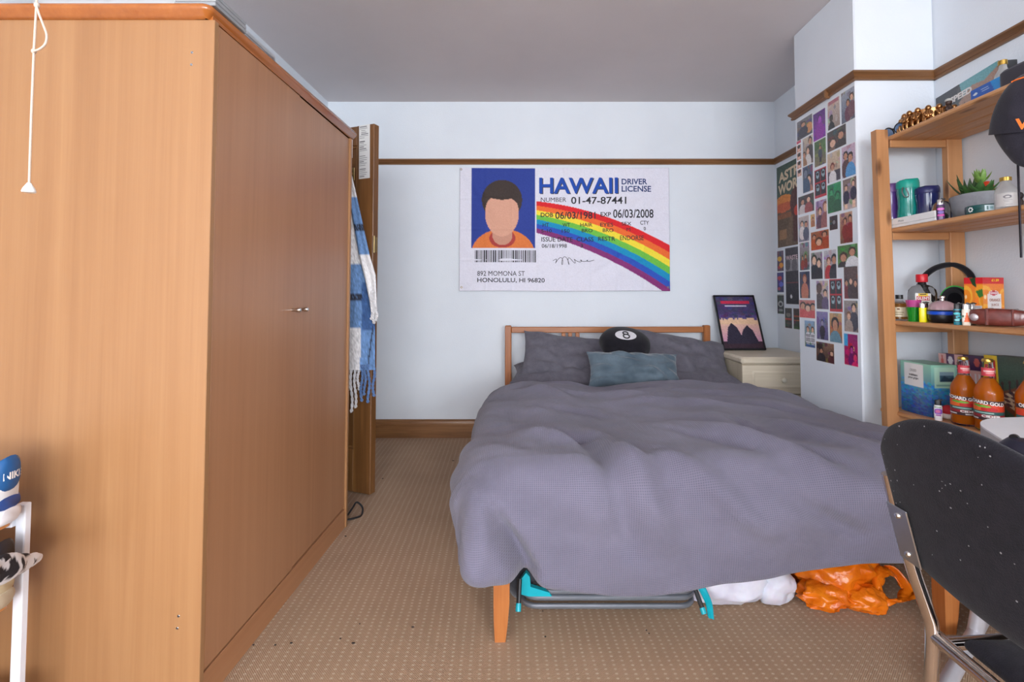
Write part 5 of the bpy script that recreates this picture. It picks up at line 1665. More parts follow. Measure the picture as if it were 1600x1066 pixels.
# ---- shelf 1 (top)
sgx = thing('sunglasses', 'dark sunglasses with blue lenses lying at the end of the top shelf', 'sunglasses', (1.565, 2.05, Z1))
M_LENS = plain('blue_lens', S(96, 132, 176), .1, var=.05, Coat_Weight=.6)
for k, (yc, rz) in enumerate(((.022, 0), (-.042, 0))):
    M = Matrix.Translation((-.02, yc, .024)) @ Matrix.Rotation(-.45, 4, 'Y')
    o_ = [(0, .028 * math.cos(a), .022 * math.sin(a) * (1 - .15 * math.cos(a))) for a in [2 * PI * q / 24 for q in range(24)]]
    l_ = MB().loft([[tuple(M @ Vector((x - .001, y * .96, z * .96))) for x, y, z in o_], [tuple(M @ Vector((x + .001, y * .96, z * .96))) for x, y, z in o_]])
    solid(l_, 'lens', M_LENS, sgx)
    solid(MB().tube([M @ Vector(q) for q in o_], .0026, 8, True), 'rim', M_BLKP, sgx)
    ys = yc + (.028 if k == 0 else -.028)
    solid(MB().tube(spline([(-.018, ys, .032), (.03, ys, .020), (.09, ys * .9, .012), (.115, ys * .85, .004)], 5), .0025, 8), 'temple', M_BLKP, sgx)
solid(MB().tube(spline([(-.022, -.006, .028), (-.026, -.010, .033), (-.022, -.014, .028)], 5), .0025, 8), 'bridge', M_BLKP, sgx)

M_BRONZE = plain('polished_bronze', S(176, 128, 82), .28, 1.0, var=.25, vscale=60)
br_ = thing('bronze_bowl', 'bronze bowl whose rim is a ring of huddled little figures', 'ornament', (1.640, 1.975, Z1))
solid(MB().lathe([(0, .012), (.058, .012), (.070, .022), (.076, .058), (.078, .074), (.072, .078), (.066, .07), (.06, .03), (0, .024)], n=36, sy=1.0), 'bowl', M_BRONZE, br_)
for k in range(11):
    a = PI * .62 + 2 * PI * k / 11 * .72; c, s_ = math.cos(a), math.sin(a)
    g = MB(); R_ = .079
    P = lambda r, z, da=0: Vector(((R_ + r) * math.cos(a + da), (R_ + r) * math.sin(a + da), z))
    g.ell(P(.004, .073), (.0105, .0105, .012), 12, 8)
    g.tube(spline([P(.002, .062), P(.012, .050), P(.012, .036), P(.004, .024)], 4), [.008] * 4 + [.0105] * 5 + [.0095] * 4, 9)
    for d in (-1, 1):
        g.tube(spline([P(.006, .060, .09 * d), P(.020, .050, .12 * d), P(.024, .038, .06 * d), P(.018, .060, .03 * d)], 4), .0045, 7)
        g.tube(spline([P(.006, .026, .07 * d), P(.022, .030, .10 * d), P(.024, .014, .09 * d), P(.020, .004, .09 * d)], 4), .0056, 7)
    solid(g, 'figure', M_BRONZE, br_, smooth=60)

cf = Canvas(96, 60, (60, 66, 72), (120, 130, 132))
cf.poly([(.42, 0), (1, 0), (1, .6), (.5, .55)], (110, 176, 184)); cf.poly([(.4, .45), (.62, .2), (.8, .25), (1, .1), (1, .62), (.45, .6)], (176, 140, 120)); cf.poly([(0, .0), (.42, 0), (.34, .42), (0, .5)], (52, 54, 60))
cf.poly([(.2, .8), (.34, .6), (.5, .56), (.62, .72), (.6, .9), (.25, .94)], (224, 224, 222)); cf.poly([(.32, .66), (.5, .5), (.56, .6), (.4, .68)], (40, 42, 46)); cf.rect(0, .94, 1, 1, (70, 74, 76)); cf.ell(.3, .88, .05, .07, (40, 40, 44)); cf.ell(.55, .86, .05, .07, (40, 40, 44)); cf.speck(6, 8)
cs_ = Canvas(20, 60, (36, 38, 42), (50, 56, 54)); cs_.rect(.2, .25, .8, .48, (190, 30, 50)); cs_.rect(.1, .06, .9, .12, (200, 200, 200))
ct_ = carton('car_kit_box', 'long toy car kit box with slanted white lettering on the top shelf', 'box', (1.730, 2.045, Z1), -PI / 2 - .18, .345, .06, .165, cf, cs_, top=(60, 62, 66))
box_text(ct_, [('SPEED', .09, .105, .125, .026, .05)], M_WINK)
fg = thing('toy_figure', 'small dark toy figure on a purple base before the car kit box', 'figure', (1.630, 1.868, Z1))
solid(MB().lathe([(0, 0), (.020, 0), (.020, .024), (.018, .026), (0, .026)], n=24), 'base', plain('purple_base', S(96, 84, 150), .4, var=.3, vscale=80), fg)
fb = MB().ell((0, 0, .05), (.013, .011, .020), 16, 10).ell((0, 0, .078), (.011, .011, .012), 16, 10)
fb.tube([(-.004, -.004, .06), (-.018, -.012, .046), (-.010, -.018, .04)], .0045, 8).tube([(.004, .006, .06), (.012, .016, .046), (.0, .018, .038)], .0045, 8)
solid(fb, 'body', plain('dark_brown_figure', S(70, 52, 46), .5, var=.3, vscale=80), fg)
solid(MB().ell((0, 0, .086), (.0125, .0125, .008), 16, 8), 'helmet', plain('pale_helmet', S(190, 190, 186), .5), fg)
gf = Canvas(40, 36, (30, 96, 190), (26, 80, 176)); gf.poly([(.55, 0), (1, 0), (1, 1), (.75, 1)], (40, 150, 226)); gf.ell(.14, .3, .06, .07, (220, 230, 240)); gf.rect(.3, .2, .5, .23, (200, 220, 240)); gf.rect(.32, .3, .52, .33, (200, 220, 240)); gf.poly([(.3, .7), (.36, .66), (.5, .85), (.44, .88)], (240, 240, 244)); gf.speck(4, 8)
gs_ = Canvas(14, 36, (24, 70, 150))
carton('blue_box', 'bright blue accessory box in front of the car kit box', 'box', (1.595, 1.735, Z1), -PI / 2 - .1, .15, .05, .066, gf, gs_, top=(40, 110, 200))
mini((1.635, 1.655, Z1), 'small bottle with gold cap on the top shelf behind the cap', M_GOLD, .14, .025)
kf = Canvas(40, 30, (38, 40, 46)); kf.rect(.3, .3, .6, .8, (236, 206, 40)); kf.ell(.45, .55, .1, .14, (60, 90, 190))
carton('black_box', 'black box with a yellow badge at the top shelf edge', 'box', (1.66, 1.60, Z1), -PI / 2, .2, .09, .150, kf, Canvas(10, 30, (38, 40, 46)), top=(44, 46, 50))
gh = thing('grey_case', 'dark grey rounded case behind the black baseball cap', 'case', (1.565, 1.52, Z1))
solid(MB().loft([rring(.03, .05, 0, 4), rring(.034, .054, .006, 4), rring(.034, .054, .05, 4), rring(.028, .048, .058, 4)]), 'body', plain('dark_grey_plastic', S(58, 56, 64), .5), gh)

# ---- shelf 4
def z4(y): return Z4 + tilt4(y) + .0005
wl = Canvas(44, 60, (150, 206, 182), (40, 84, 150))
rg = np.random.RandomState(2)
for k in range(500):
    x, y = rg.rand(), .35 + .65 * rg.rand() ** .8
    base = np.array((60, 160, 190)) * (1 - y) * 1.3 + np.array((34, 70, 140)) * y
    wl.ell(x, y, .05, .018, np.clip(base + rg.randint(-26, 30, 3), 0, 255))
wf_ = Canvas(30, 60, (150, 206, 182), (40, 84, 150)); wf_.a = np.roll(wl.a, 9, 1)[:, :30].copy(); wf_.rect(.12, .05, .9, .44, (176, 216, 196)); wf_.rect(.32, .14, .86, .32, (60, 96, 120)); wf_.poly([(.32, .32), (.5, .2), (.7, .26), (.86, .22), (.86, .32)], (30, 60, 84)); wf_.rect(.32, .14, .86, .2, (130, 160, 176))
for k in range(4): wf_.rect(.2, .35 + k * .02, .8, .357 + k * .02, (120, 170, 160))
wl.rect(.14, .04, .74, .46, (226, 228, 230))
wb = carton('wine_box', 'blue-green boxed wine with a white label on the lower shelf', 'box', (1.552, 1.894, z4(1.97)), .0, .10, .155, .205, wf_, wl, top=(140, 186, 172))
box_text(wb, [('CRUDO', .052, .168, .032, .010, 0)], M_TINK, 's', .155)
box_text(wb, [('trebbiano', .046, .150, .044, .0095, .015), ('pinot grigio', .042, .136, .052, .0105, .015)], plain('dark_grey_lettering', S(60, 64, 70), .6), 's', .155)
d_ = Canvas(22, 26, (236, 234, 238)); d_.ell(.5, .45, .36, .26, (150, 90, 200)); d_.ell(.45, .45, .18, .14, (220, 120, 170)); d_.rect(.3, .75, .7, .85, (170, 80, 170)); d_.rect(.2, .03, .7, .1, (120, 170, 120))
lighter((1.532, 1.842, z4(1.84)), S(236, 234, 238), 'white lighter with a purple picture standing before the wine box', -.6, d_, M_BLKP)
rs = thing('festive_ornament', 'small red and white ornament tucked beside the wine box', 'ornament', (1.585, 1.860, z4(1.86)))
solid(MB().ell((0, .0, .034), (.022, .022, .020), 18, 12), 'red_top', plain('red_felt', S(190, 34, 46), .7), rs)
solid(MB().ell((0, 0, .014), (.023, .023, .014), 18, 12), 'white_base', plain('white_felt', S(226, 214, 206), .8), rs)
# patterned purple box
pv = Canvas(72, 60, (92, 46, 92))
rg = np.random.RandomState(6)
for j in range(4):
    for i in range(6):
        x0, y0 = i / 6, j / 4; c_ = [(206, 110, 84), (70, 34, 76), (226, 176, 170), (120, 60, 110), (90, 44, 90)][rg.randint(5)]
        pv.rect(x0, y0, x0 + 1 / 6, y0 + .25, c_)
        k = rg.randint(4); q = [(236, 150, 110), (236, 226, 230), (60, 30, 70), (200, 90, 80)][rg.randint(4)]
        if k == 0: pv.poly([(x0 + .02, y0 + .23), (x0 + .08, y0 + .04), (x0 + .14, y0 + .23)], q)
        elif k == 1: pv.rect(x0 + .06, y0 + .1, x0 + .11, y0 + .24, q); pv.rect(x0 + .075, y0 + .03, x0 + .095, y0 + .12, q)
        elif k == 2: pv.ell(x0 + .083, y0 + .12, .05, .07, q)
        else: pv.rect(x0 + .03, y0 + .05, x0 + .06, y0 + .22, q); pv.rect(x0 + .1, y0 + .05, x0 + .13, y0 + .22, q)
carton('patterned_box', 'purple and orange patterned box behind the cider bottles', 'box', (1.74, 2.07, z4(2.07)), -PI / 2, .235, .04, .235, pv, Canvas(10, 60, (84, 40, 86)), top=(80, 40, 84), ry=-.055)
# LEGO chess box: art printed on its face
lg_ = Canvas(120, 84, (64, 84, 74), (74, 92, 66))
lg_.rect(0, 0, .17, 1, (240, 200, 20)); lg_.rect(.025, .07, .145, .36, (200, 24, 36)); lg_.rect(0, .66, .17, 1, (226, 190, 30))
lg_.poly([(.03, .60), (.42, .40), (1, .60), (1, .95), (.5, .98)], (128, 74, 44))
cA, cB, cC = np.array((.10, .60)), np.array((.44, .44)), np.array((.56, .92))
for i in range(8):
    for j in range(8):
        p0 = cA + (cB - cA) * i / 8 + (cC - cA) * j / 8; e1 = (cB - cA) / 8; e2 = (cC - cA) / 8
        lg_.poly([tuple(p0), tuple(p0 + e1), tuple(p0 + e1 + e2), tuple(p0 + e2)], (222, 196, 156) if (i + j) % 2 else (96, 48, 40))
for k in range(9):
    x, y = .2 + .085 * k, .52 - .028 * k if k < 4 else .42 + .03 * (k - 4)
    lg_.rect(x, y - .10, x + .018, y + .02, (70, 34, 40)); lg_.ell(x + .009, y - .12, .016, .03, (76, 38, 42)); lg_.ell(x + .009, y + .02, .022, .02, (60, 30, 36))
lg_.speck(4, 1)
lb_ = carton('chess_kit_box', 'green toy kit box with yellow corner and a chess board picture', 'box', (1.705, 1.825, z4(1.83)), -PI / 2 - .12, .36, .07, .245, lg_, Canvas(12, 84, (240, 200, 20)), top=(90, 100, 96), ry=-.055)
box_text(lb_, [('LEGO', .012, .176, .038, .024, .05)], M_WINK)
box_text(lb_, [('9+', .014, .118, .024, .020, .02)], M_BLK)

# cider bottles
M_AMB = glass('amber_cider', S(252, 140, 28), .05, 1.36, .6)
M_PINKF = plain('pink_foil', S(214, 74, 84), .4, var=.15, vscale=80)
def cider_proto():
    t = thing('cider_bottle', 'amber cider bottle nearest the wine box', 'bottle', (0, 0, 0), (0, 0, 0), 'amber cider bottles on the lower shelf')
    H = .242; r = .0385
    solid(MB().lathe([(0, .004), (r * .8, 0), (r, .006), (r, .128), (r * .96, .140), (r * .74, .158), (r * .46, .178), (r * .40, .20), (r * .36, .232), (r * .40, .234), (r * .40, .238), (0, .238)], n=36), 'glass_body', M_GLASS, t, smooth=60)
    solid(MB().lathe([(0, .009), (r * .88, .009), (r * .935, .014), (r * .935, .127), (r * .89, .138), (r * .68, .155), (r * .38, .178), (0, .178)], n=36), 'cider', M_AMB, t, smooth=60)
    c = MB(); rng = []
    for z, rr_, am in ((.233, .0150, .0004), (.236, .0158, .0005), (.243, .0135, .0), (.2445, .0, 0)):
        rng.append([((rr_ + am * math.cos(k * PI)) * math.cos(2 * PI * k / 42), (rr_ + am * math.cos(k * PI)) * math.sin(2 * PI * k / 42), z) for k in range(42)])
    c.loft(rng, False); solid(c, 'crown_cap', M_GOLD, t)
    solid(wrap(r * .445, .186, .214, PI * .9, PI * 1.9, Canvas(30, 12, (206, 66, 78)).rect(.2, .3, .8, .5, (240, 200, 196)).rect(.3, .6, .7, .7, (240, 190, 190))), 'neck_label', PRINT, t)
    cv = Canvas(64, 56, (200, 92, 30)); cv.rect(0, .0, 1, .2, (64, 44, 48)); cv.ell(.5, .42, .5, .24, (226, 70, 44)); cv.ell(.35, .42, .16, .12, (236, 110, 50)); cv.ell(.62, .44, .16, .13, (206, 40, 44)); cv.ell(.5, .30, .16, .06, (126, 190, 70)); cv.ell(.38, .28, .1, .05, (100, 170, 60))
    cv.rect(0, .54, 1, .70, (44, 96, 96)); cv.rect(.3, .59, .7, .65, (170, 210, 200)); cv.rect(0, .70, 1, .84, (150, 40, 48)); cv.rect(0, .84, 1, 1, (60, 40, 44)); cv.rect(.1, .9, .4, .95, (226, 220, 216)); cv.rect(.58, .9, .86, .95, (226, 220, 216)); cv.speck(5, 4)
    solid(wrap(r, .040, .106, PI * .60, PI * 1.72, cv), 'front_label', PRINT, t)
    tx = MB()
    def rnd_(p, slope=0):
        a = PI * 1.34 + p.x / (r + .0014); return Vector(((r + .0014) * math.cos(a), (r + .0014) * math.sin(a), p.z))
    text(tx, 'ORCHARD GOLD', (-.080, 0, .098), (1, 0, -.08), (0, 0, 1), .118, .012, .04, rnd_)
    text(tx, 'CIDER', (-.026, 0, .0505), (1, 0, 0), (0, 0, 1), .052, .008, .05, rnd_)
    solid(tx, 'lettering', M_WINK, t, smooth=0)
    return t
cd = cider_proto()
for k, (x, y, rz, lab) in enumerate(((1.562, 1.764, .12, 'amber cider bottle nearest the wine box'), (1.562, 1.670, -.1, 'amber cider bottle just behind the white table corner'), (1.615, 1.580, .9, 'amber cider bottle in front of the chess board picture'))):
    o = cd if k == 0 else copy_tree(cd)
    o.location = (x, y, z4(y)); o.rotation_euler = (0, 0, rz); o['label'] = lab
# ------------------------------------------------------------------ table at the right
M_LAM = plain('white_laminate', S(222, 224, 228), .35, var=.02)
M_EDGE = plain('grey_edge_band', S(176, 172, 172), .45, var=.03)
M_WTUBE = plain('pale_grey_metal', S(196, 194, 200), .35, .3, var=.03)
TZ = .735
tA = at_z(1537, 668, TZ); print('table', tA)
e1 = Vector((-.45, -.89, 0)).normalized(); e2 = Vector((.995, .10, 0)).normalized()
# plan outline with a rounded far corner
crn = Vector((1.110, 1.240, 0)); r_ = .10
c0 = [crn + e1 * .62, crn + e1 * r_]
arc_ = []
for k in range(9):
    t = k / 8
    p = (crn + e1 * r_) * (1 - t) ** 2 + crn * 2 * t * (1 - t) + (crn + e2 * r_) * t ** 2
    arc_.append(p)
out = [crn + e1 * .62] + arc_ + [crn + e2 * .33, crn + e2 * .33 + Vector((-.0, -.70, 0))]
tb_ = thing('table', 'white laminate table with a rounded corner beside the shelf unit', 'table', (1.25, .95, 0))
obj('tabletop', MB().prism([(p.x, p.y) for p in out], lambda x, y: Vector((x, y, TZ - .004)), lambda x, y: Vector((x, y, TZ))), M_LAM, tb_, smooth=20)
obj('edge_band', MB().prism([(p.x, p.y) for p in out], lambda x, y: Vector((x, y, TZ - .026)), lambda x, y: Vector((x, y, TZ - .0042))), M_EDGE, tb_, smooth=40)
cen = sum(out, Vector()) / len(out)
inn = [cen + (p - cen) * .92 for p in out]
obj('under_frame', MB().prism([(p.x, p.y) for p in inn], lambda x, y: Vector((x, y, TZ - .06)), lambda x, y: Vector((x, y, TZ - .0262))), M_BLKP, tb_, smooth=20)
g0, g1 = at_z(1542, 955, .03), at_z(1481, 1066, .03)
gm = g0.lerp(g1, .35)
obj('foot', MB().tube([g1 + (g1 - g0) * .1, g1, g0, g0 + (g0 - g1) * .12], .019, 12), M_WTUBE, tb_)
gt = Vector((gm.x - .0, gm.y - .14, TZ - .06))
obj('leg', MB().tube([gm, gm.lerp(gt, .5), gt], .02, 12), M_WTUBE, tb_)
f2 = Vector((1.38, .62, .03))
obj('foot', MB().tube([f2 + Vector((-.2, -.1, 0)), f2, f2 + Vector((.2, .1, 0))], .019, 12), M_WTUBE, tb_)
obj('leg', MB().tube([f2, (1.36, .66, .35), (1.33, .72, TZ - .06)], .02, 12), M_WTUBE, tb_)
# dark mouse lying near the edge
ms = thing('computer_mouse', 'dark navy mouse lying at the edge of the white table', 'mouse', tuple(at_z(1616, 716, TZ)), (0, 0, .4))
solid(MB().loft([rring(.026, .045, 0, 2.6), rring(.031, .052, .006, 2.4), rring(.030, .050, .018, 2.4), rring(.022, .038, .030, 2.2), rring(.006, .012, .034, 2)]), 'shell', plain('dark_navy_plastic', S(26, 26, 44), .4), ms)
solid(MB().lathe([(0, -.003), (.008, -.003), (.008, .003), (0, .003)], n=16, M=Matrix.Translation((0, .028, .030)) @ Matrix.Rotation(PI / 2, 4, 'Y')), 'wheel', M_BLKP, ms)

# thin dark strap on the shelf edge and the cap hung before it
sd = thing('hanging_strap', 'thin dark strap hooked over the top shelf edge behind the cap', 'strap', (SX0, 1.492, Z1 - .5555))
M_DKM = plain('dark_metal', S(44, 38, 46), .4, .6)
solid(MB().box((-.0035, -.0035, 0), (.0, .0035, .556), .001), 'strap_band', M_DKM, sd)
solid(MB().box((-.0035, -.006, .5555), (.035, .006, .559), .001), 'hook', M_DKM, sd)
M_CAP = cloth('black_cap_cotton', S(30, 28, 37), S(52, 50, 60), 420, .4, .2, vs=14)
M_ORTH = plain('orange_thread', S(244, 120, 40), .7)
cp = thing('baseball_cap', 'black baseball cap with orange lettering hung before the top shelf', 'cap', (1.438, 1.372, 1.592), (.25, .04, -.62)); cp.scale = (.95, .95, 1.34)
CX, CY, CZc = .092, .075, .122
def crown(a, b):
    th = PI * a * 2; ph = b * PI / 2
    k = 1 + .02 * math.cos(th * 6) * math.cos(ph) + .03 * nz(math.cos(th) * 1.5, math.sin(th) * 1.5, b * 2)
    x = CX * math.cos(ph) ** .8 * math.cos(th) * k if b < 1 else 0
    y = CY * math.cos(ph) ** .8 * math.sin(th) * k if b < 1 else 0
    return Vector((x, y - .03 * b, -.055 + CZc * math.sin(ph)))
cm_ = MB(); cm_.grid(crown, 48, 16, True); solid(cm_, 'crown', M_CAP, cp, smooth=180)
bm_ = MB()
def brim(a, b, dz=0):
    th = PI + PI * a; s_ = math.cos(th)
    x = s_ * (.084 - .010 * b) * (1 - .28 * b ** 3) ; 
    y = -abs(math.sin(th)) * .07 * (1 - b * .4) - .012 * b + .03 * abs(s_) ** 2 * b
    return Vector((x, y - dz, -.052 - .080 * b * (abs(math.sin(th)) ** .55 * .95 + .05)))
na, nb = 40, 12
v_ = [brim(i / (na - 1), j / (nb - 1)) for j in range(nb) for i in range(na)] + [brim(i / (na - 1), j / (nb - 1), .003) for j in range(nb) for i in range(na)]
f_ = []
for j in range(nb - 1):
    for i in range(na - 1):
        q = (j * na + i, j * na + i + 1, (j + 1) * na + i + 1, (j + 1) * na + i); f_.append(q); f_.append(tuple(na * nb + k for k in reversed(q)))
ed = [i for i in range(na)] + [j * na + na - 1 for j in range(1, nb)] + [(nb - 1) * na + i for i in range(na - 2, -1, -1)] + [j * na for j in range(nb - 2, 0, -1)]
for a, c in zip(ed, ed[1:] + ed[:1]): f_.append((a, c, na * nb + c, na * nb + a))
bm_.add(v_, f_); solid(bm_, 'brim', M_CAP, cp, smooth=60)
solid(MB().ell((0, -.03, -.055 + CZc), (.009, .009, .005), 14, 8), 'button', M_CAP, cp)
tx = MB()
def on_cap(p):
    x = max(-CX * .97, min(CX * .97, p.x)); z = p.z; b = math.asin(max(0, min(1, (z + .055) / CZc))); rr2 = math.cos(b) ** .8
    q = max(0.02, 1 - (x / (CX * rr2)) ** 2); return Vector((x, -CY * rr2 * math.sqrt(q) - .03 * b / (PI / 2) - .003, z))
text(tx, 'VUSE', (-.047, 0, -.051), (1, 0, .05), (0, 0, 1), .10, .024, .03, on_cap)
solid(tx, 'lettering', M_ORTH, cp, smooth=0)
st_ = MB().tube([on_cap(Vector((.062 * math.cos(a), 0, .045 + .012 * math.sin(a)))) + Vector((0, .001, 0)) for a in [PI * .15 + PI * .7 * k / 20 for k in range(21)]], .0016, 6)
solid(st_, 'stitching', M_ORTH, cp)

# ------------------------------------------------------------------ chair
M_CHF = cloth('black_speckled_upholstery', S(23, 21, 27), S(37, 35, 42), 500, .5, .08, vs=60)
M_CHR = plain('polished_chrome_tube', S(200, 192, 186), .10, 1.0, var=.02)
M_PLATE = plain('satin_steel_plate', S(176, 180, 186), .3, 1.0, var=.03)
ch = thing('chair', 'black upholstered chrome-framed chair facing the white table', 'chair', (.88, .67, 0))
SZ = .455
def upright(y, s):
    return spline([(.628, y, .735), (.640, y, .68), (.664, y, .58), (.688, y, .505), (.697, y, .47), (.694, y, .40), (.678, y, .20), (.655, y, .012)], 5)
yl, yr = .864, .460
for y in (yl, yr):
    obj('upright', MB().tube(upright(y, 1), .0108, 14), M_CHR, ch)
    obj('side_rail', MB().tube([(.70, y - .012 if y > .6 else y + .012, SZ - .004), (.9, y, SZ), (1.06, y, SZ + .004)], .010, 12), M_CHR, ch)
    obj('front_leg', MB().tube(spline([(1.055, y, SZ + .004), (1.082, y, SZ - .01), (1.09, y, SZ - .05), (1.10, y, .25), (1.11, y, .012)], 5), .0108, 12), M_CHR, ch)
    for x in (.655, 1.11): obj('foot_cap', MB().lathe([(0, 0), (.014, 0), (.014, .018), (.011, .022), (0, .022)], (x, y, 0), 16), M_BLKP, ch)
    pm = MB().box((-.0015, -.022, -.047), (.0015, .022, .047), .0014)
    M = Matrix.Translation((.613, y - .052 if y > .6 else y + .052, .655)) @ Matrix.Rotation(-.24, 4, 'Y')
    pm.v = [tuple(M @ Vector(p)) for p in pm.v]
    pt = obj('mounting_plate', pm, M_PLATE, ch)
    for dz in (-.032, .032):
        obj('bolt', MB().lathe([(0, 0), (.0055, 0), (.0045, .003), (0, .0042)], n=14, M=M @ Matrix.Translation((-.0015, 0, dz)) @ Matrix.Rotation(-PI / 2, 4, 'Y')), M_CHROME, pt)
obj('rear_rail', MB().tube([(.700, yl - .004, .458), (.700, yr + .004, .458)], .0115, 12), M_CHR, ch)
obj('front_rail', MB().tube([(1.05, yl, SZ), (1.05, yr, SZ)], .010, 12), M_CHR, ch)
# back: rounded upholstered pad, leaning, hollowed towards the sitter
bk_ = MB()
ycn = .662; hw = .196
def back_pt(a, q, side):
    # a,q in -1..1: width and height
    ed_ = 1 - max(abs(a), abs(q)) ** 8
    yy = ycn - hw * a
    top = .799 + .074 * (1 - a * a) - .0
    bot = .604 - .012 * (1 - abs(a) ** 2.2)
    # round the corners
    k = math.sqrt(max(0., 1 - max(0., (abs(a) - .72) / .28) ** 2)) if abs(a) > .72 else 1
    mid = (top + bot) / 2; hh = (top - bot) / 2 * (.42 + .58 * k)
    z = mid + hh * q
    x = .648 - .235 * (z - .60) + .022 * a * a - .012 + side * .016 * math.sqrt(max(0, ed_)) 
    return Vector((x, yy, z))
n = 34
for side in (-1, 1):
    bk_.grid(lambda a, b, side=side: back_pt(math.sin((2 * a - 1) * PI / 2), math.sin((2 * b - 1) * PI / 2), side), n, n)
obj('backrest', bk_, M_CHF, ch, smooth=180)
lint = MB(); lr2 = random.Random(2)
for k in range(60):
    a, q = lr2.uniform(-.9, .9), min(.93, lr2.uniform(-.6, 1.3))
    p = back_pt(a, q, -1); s_ = lr2.uniform(.0005, .0014)
    lint.ell((p.x, p.y, p.z), (s_ * .5, s_ * lr2.uniform(.7, 1.6), s_), 6, 4)
tag(obj('lint', lint, plain('pale_lint', S(150, 148, 150), .9), ch), None, None, None, 'stuff')
st2 = MB()
def seat_pt(a, q, side):
    ed_ = math.sqrt(max(0, 1 - max(abs(a), abs(q)) ** 8))
    return Vector((.895 + .172 * a, .662 - .170 * q, .466 + side * .022 * ed_ + (.008 * (1 - a * a) * (1 - q * q) if side > 0 else 0)))
for side in (-1, 1):
    st2.grid(lambda a, b, side=side: seat_pt(math.sin((2 * a - 1) * PI / 2), math.sin((2 * b - 1) * PI / 2), side), 24, 24)
obj('seat', st2, M_CHF, ch, smooth=180)

# ------------------------------------------------------------------ shoe rack, shoes and cord at the left
M_WPAINT = plain('white_painted_wood', S(226, 228, 236), .45, var=.02)
M_RSH = wood('rack_shelf_wood', S(186, 124, 70), S(204, 142, 84), S(214, 154, 96), 'y', s=.8, rough=.4)
rk = thing('shoe_rack', 'white shoe rack with wooden shelves in front of the wardrobe side', 'shoe rack', (-1.27, .72, 0))
rx0, rx1, ry0, ry1 = -1.47, at_y(50, 800, 1.145).x, .30, 1.145
rzt = at_y(36, 788, 1.13).z; print('rack', rx1, rzt)
for x in (rx0, rx1 - .022):
    for y in (ry0, ry1 - .016):
        obj('post', MB().box((x, y, 0), (x + .022, y + .016, rzt), .002), M_WPAINT, rk)
for y in (ry0, ry1 - .028):
    for z in (.03, rzt - .05): obj('end_rail', MB().box((rx0 + .022, y + .004, z), (rx1 - .022, y + .022, z + .03), .002), M_WPAINT, rk)
RS = [rzt - .036, rzt - .215, .12]
for z in RS:
    s_ = MB().loft([rr(rx0 + .004, rx1 - .006, ry0 + .03, ry1 - .03, .02, z), rr(rx0 + .004, rx1 - .006, ry0 + .03, ry1 - .03, .02, z + .018)])
    obj('shelf', s_, M_RSH, rk)


def shoe(loc, rz, label, c_up, c_toe, c_sole, c_panel, c_mark, word=None):
    t = thing('sneaker', label, 'shoe', loc, (0, 0, rz), 'sneakers on the shoe rack'); t.scale = (1.08, 1.08, 1.1)
    L = .30
    def ring(x, w, z0, z1, n=20, p=2.6):
        o = []
        for k in range(n):
            a = 2 * PI * k / n; c, s_ = math.cos(a), math.sin(a)
            o.append((x, w * math.copysign(abs(c) ** (2 / p), c), (z0 + z1) / 2 + (z1 - z0) / 2 * math.copysign(abs(s_) ** (2 / p), s_)))
        return o
    # toe at +x, heel at x=0
    solid(MB().loft([ring(.0, .020, .006, .034), ring(.008, .033, .002, .036), (ring(.05, .038, 0, .036)), ring(.12, .037, 0, .033), ring(.2, .046, 0, .03), ring(.26, .042, 0, .03), ring(.29, .028, .003, .028), ring(.30, .012, .008, .022)]), 'sole', plain(label[:5] + '_sole', c_sole, .5), t, smooth=60)
    solid(MB().loft([ring(.004, .020, .03, .085), ring(.012, .031, .028, .112), ring(.05, .034, .028, .118), ring(.085, .033, .028, .112), ring(.12, .034, .028, .105), ring(.17, .040, .028, .085), ring(.22, .042, .028, .066), ring(.265, .036, .027, .054), ring(.290, .018, .027, .044)]), 'upper', plain(label[:5] + '_upper', c_up, .5, bump=.2), t, smooth=60)
    solid(MB().loft([ring(.213, .0432, .026, .0695), ring(.25, .0400, .026, .061), ring(.278, .030, .026, .051), ring(.295, .014, .026, .042)]), 'toe_cap', plain(label[:5] + '_toe', c_toe, .5), t, smooth=60)
    solid(MB().loft([ring(-.002, .016, .074, .128), ring(.004, .024, .068, .136), ring(.014, .0325, .066, .13), ring(.030, .0345, .07, .121)]), 'heel_tab', plain(label[:5] + '_tab', c_panel, .5), t, smooth=60)
    solid(MB().loft([ring(.002, .023, .033, .056), ring(.012, .0335, .032, .060), ring(.05, .0362, .032, .060), ring(.075, .0355, .032, .05)]), 'heel_band', plain(label[:5] + '_band', c_mark, .5), t, smooth=60)
    solid(MB().tube(spline([(.06, 0, .116), (.095, .0, .122), (.14, 0, .108)], 4), [.016, .017, .018, .018, .018, .017, .016, .014, .012], 12), 'tongue', plain(label[:5] + '_tongue', c_panel, .6), t)
    ey = MB()
    for k in range(5):
        x = .115 + .02 * k; z = .110 - .0085 * k
        ey.tube(spline([(x, -.026, z - .012), (x + .004, 0, z + .006), (x, .026, z - .012)], 5), .003, 6)
    solid(ey, 'laces', plain(label[:5] + '_laces', c_toe, .7), t)
    for sd_ in (-1, 1):
        sw = MB().prism([(.05, .052), (.09, .048), (.18, .074), (.10, .062), (.06, .070)], lambda x, z: Vector((x, sd_ * .0335, z)), lambda x, z: Vector((x, sd_ * .0400, z)))
        solid(sw, 'side_mark', plain(label[:5] + '_mark', c_mark, .5), t)
    if word:
        tw = MB(); text(tw, word, (-.0035, .019, .092), (0, -1, 0), (0, 0, 1), .038, .014, .03, lambda p: Vector((-.004 + .6 * p.y * p.y * 18, p.y, p.z)))
        solid(tw, 'lettering', M_WINK, t, smooth=0)
    return t


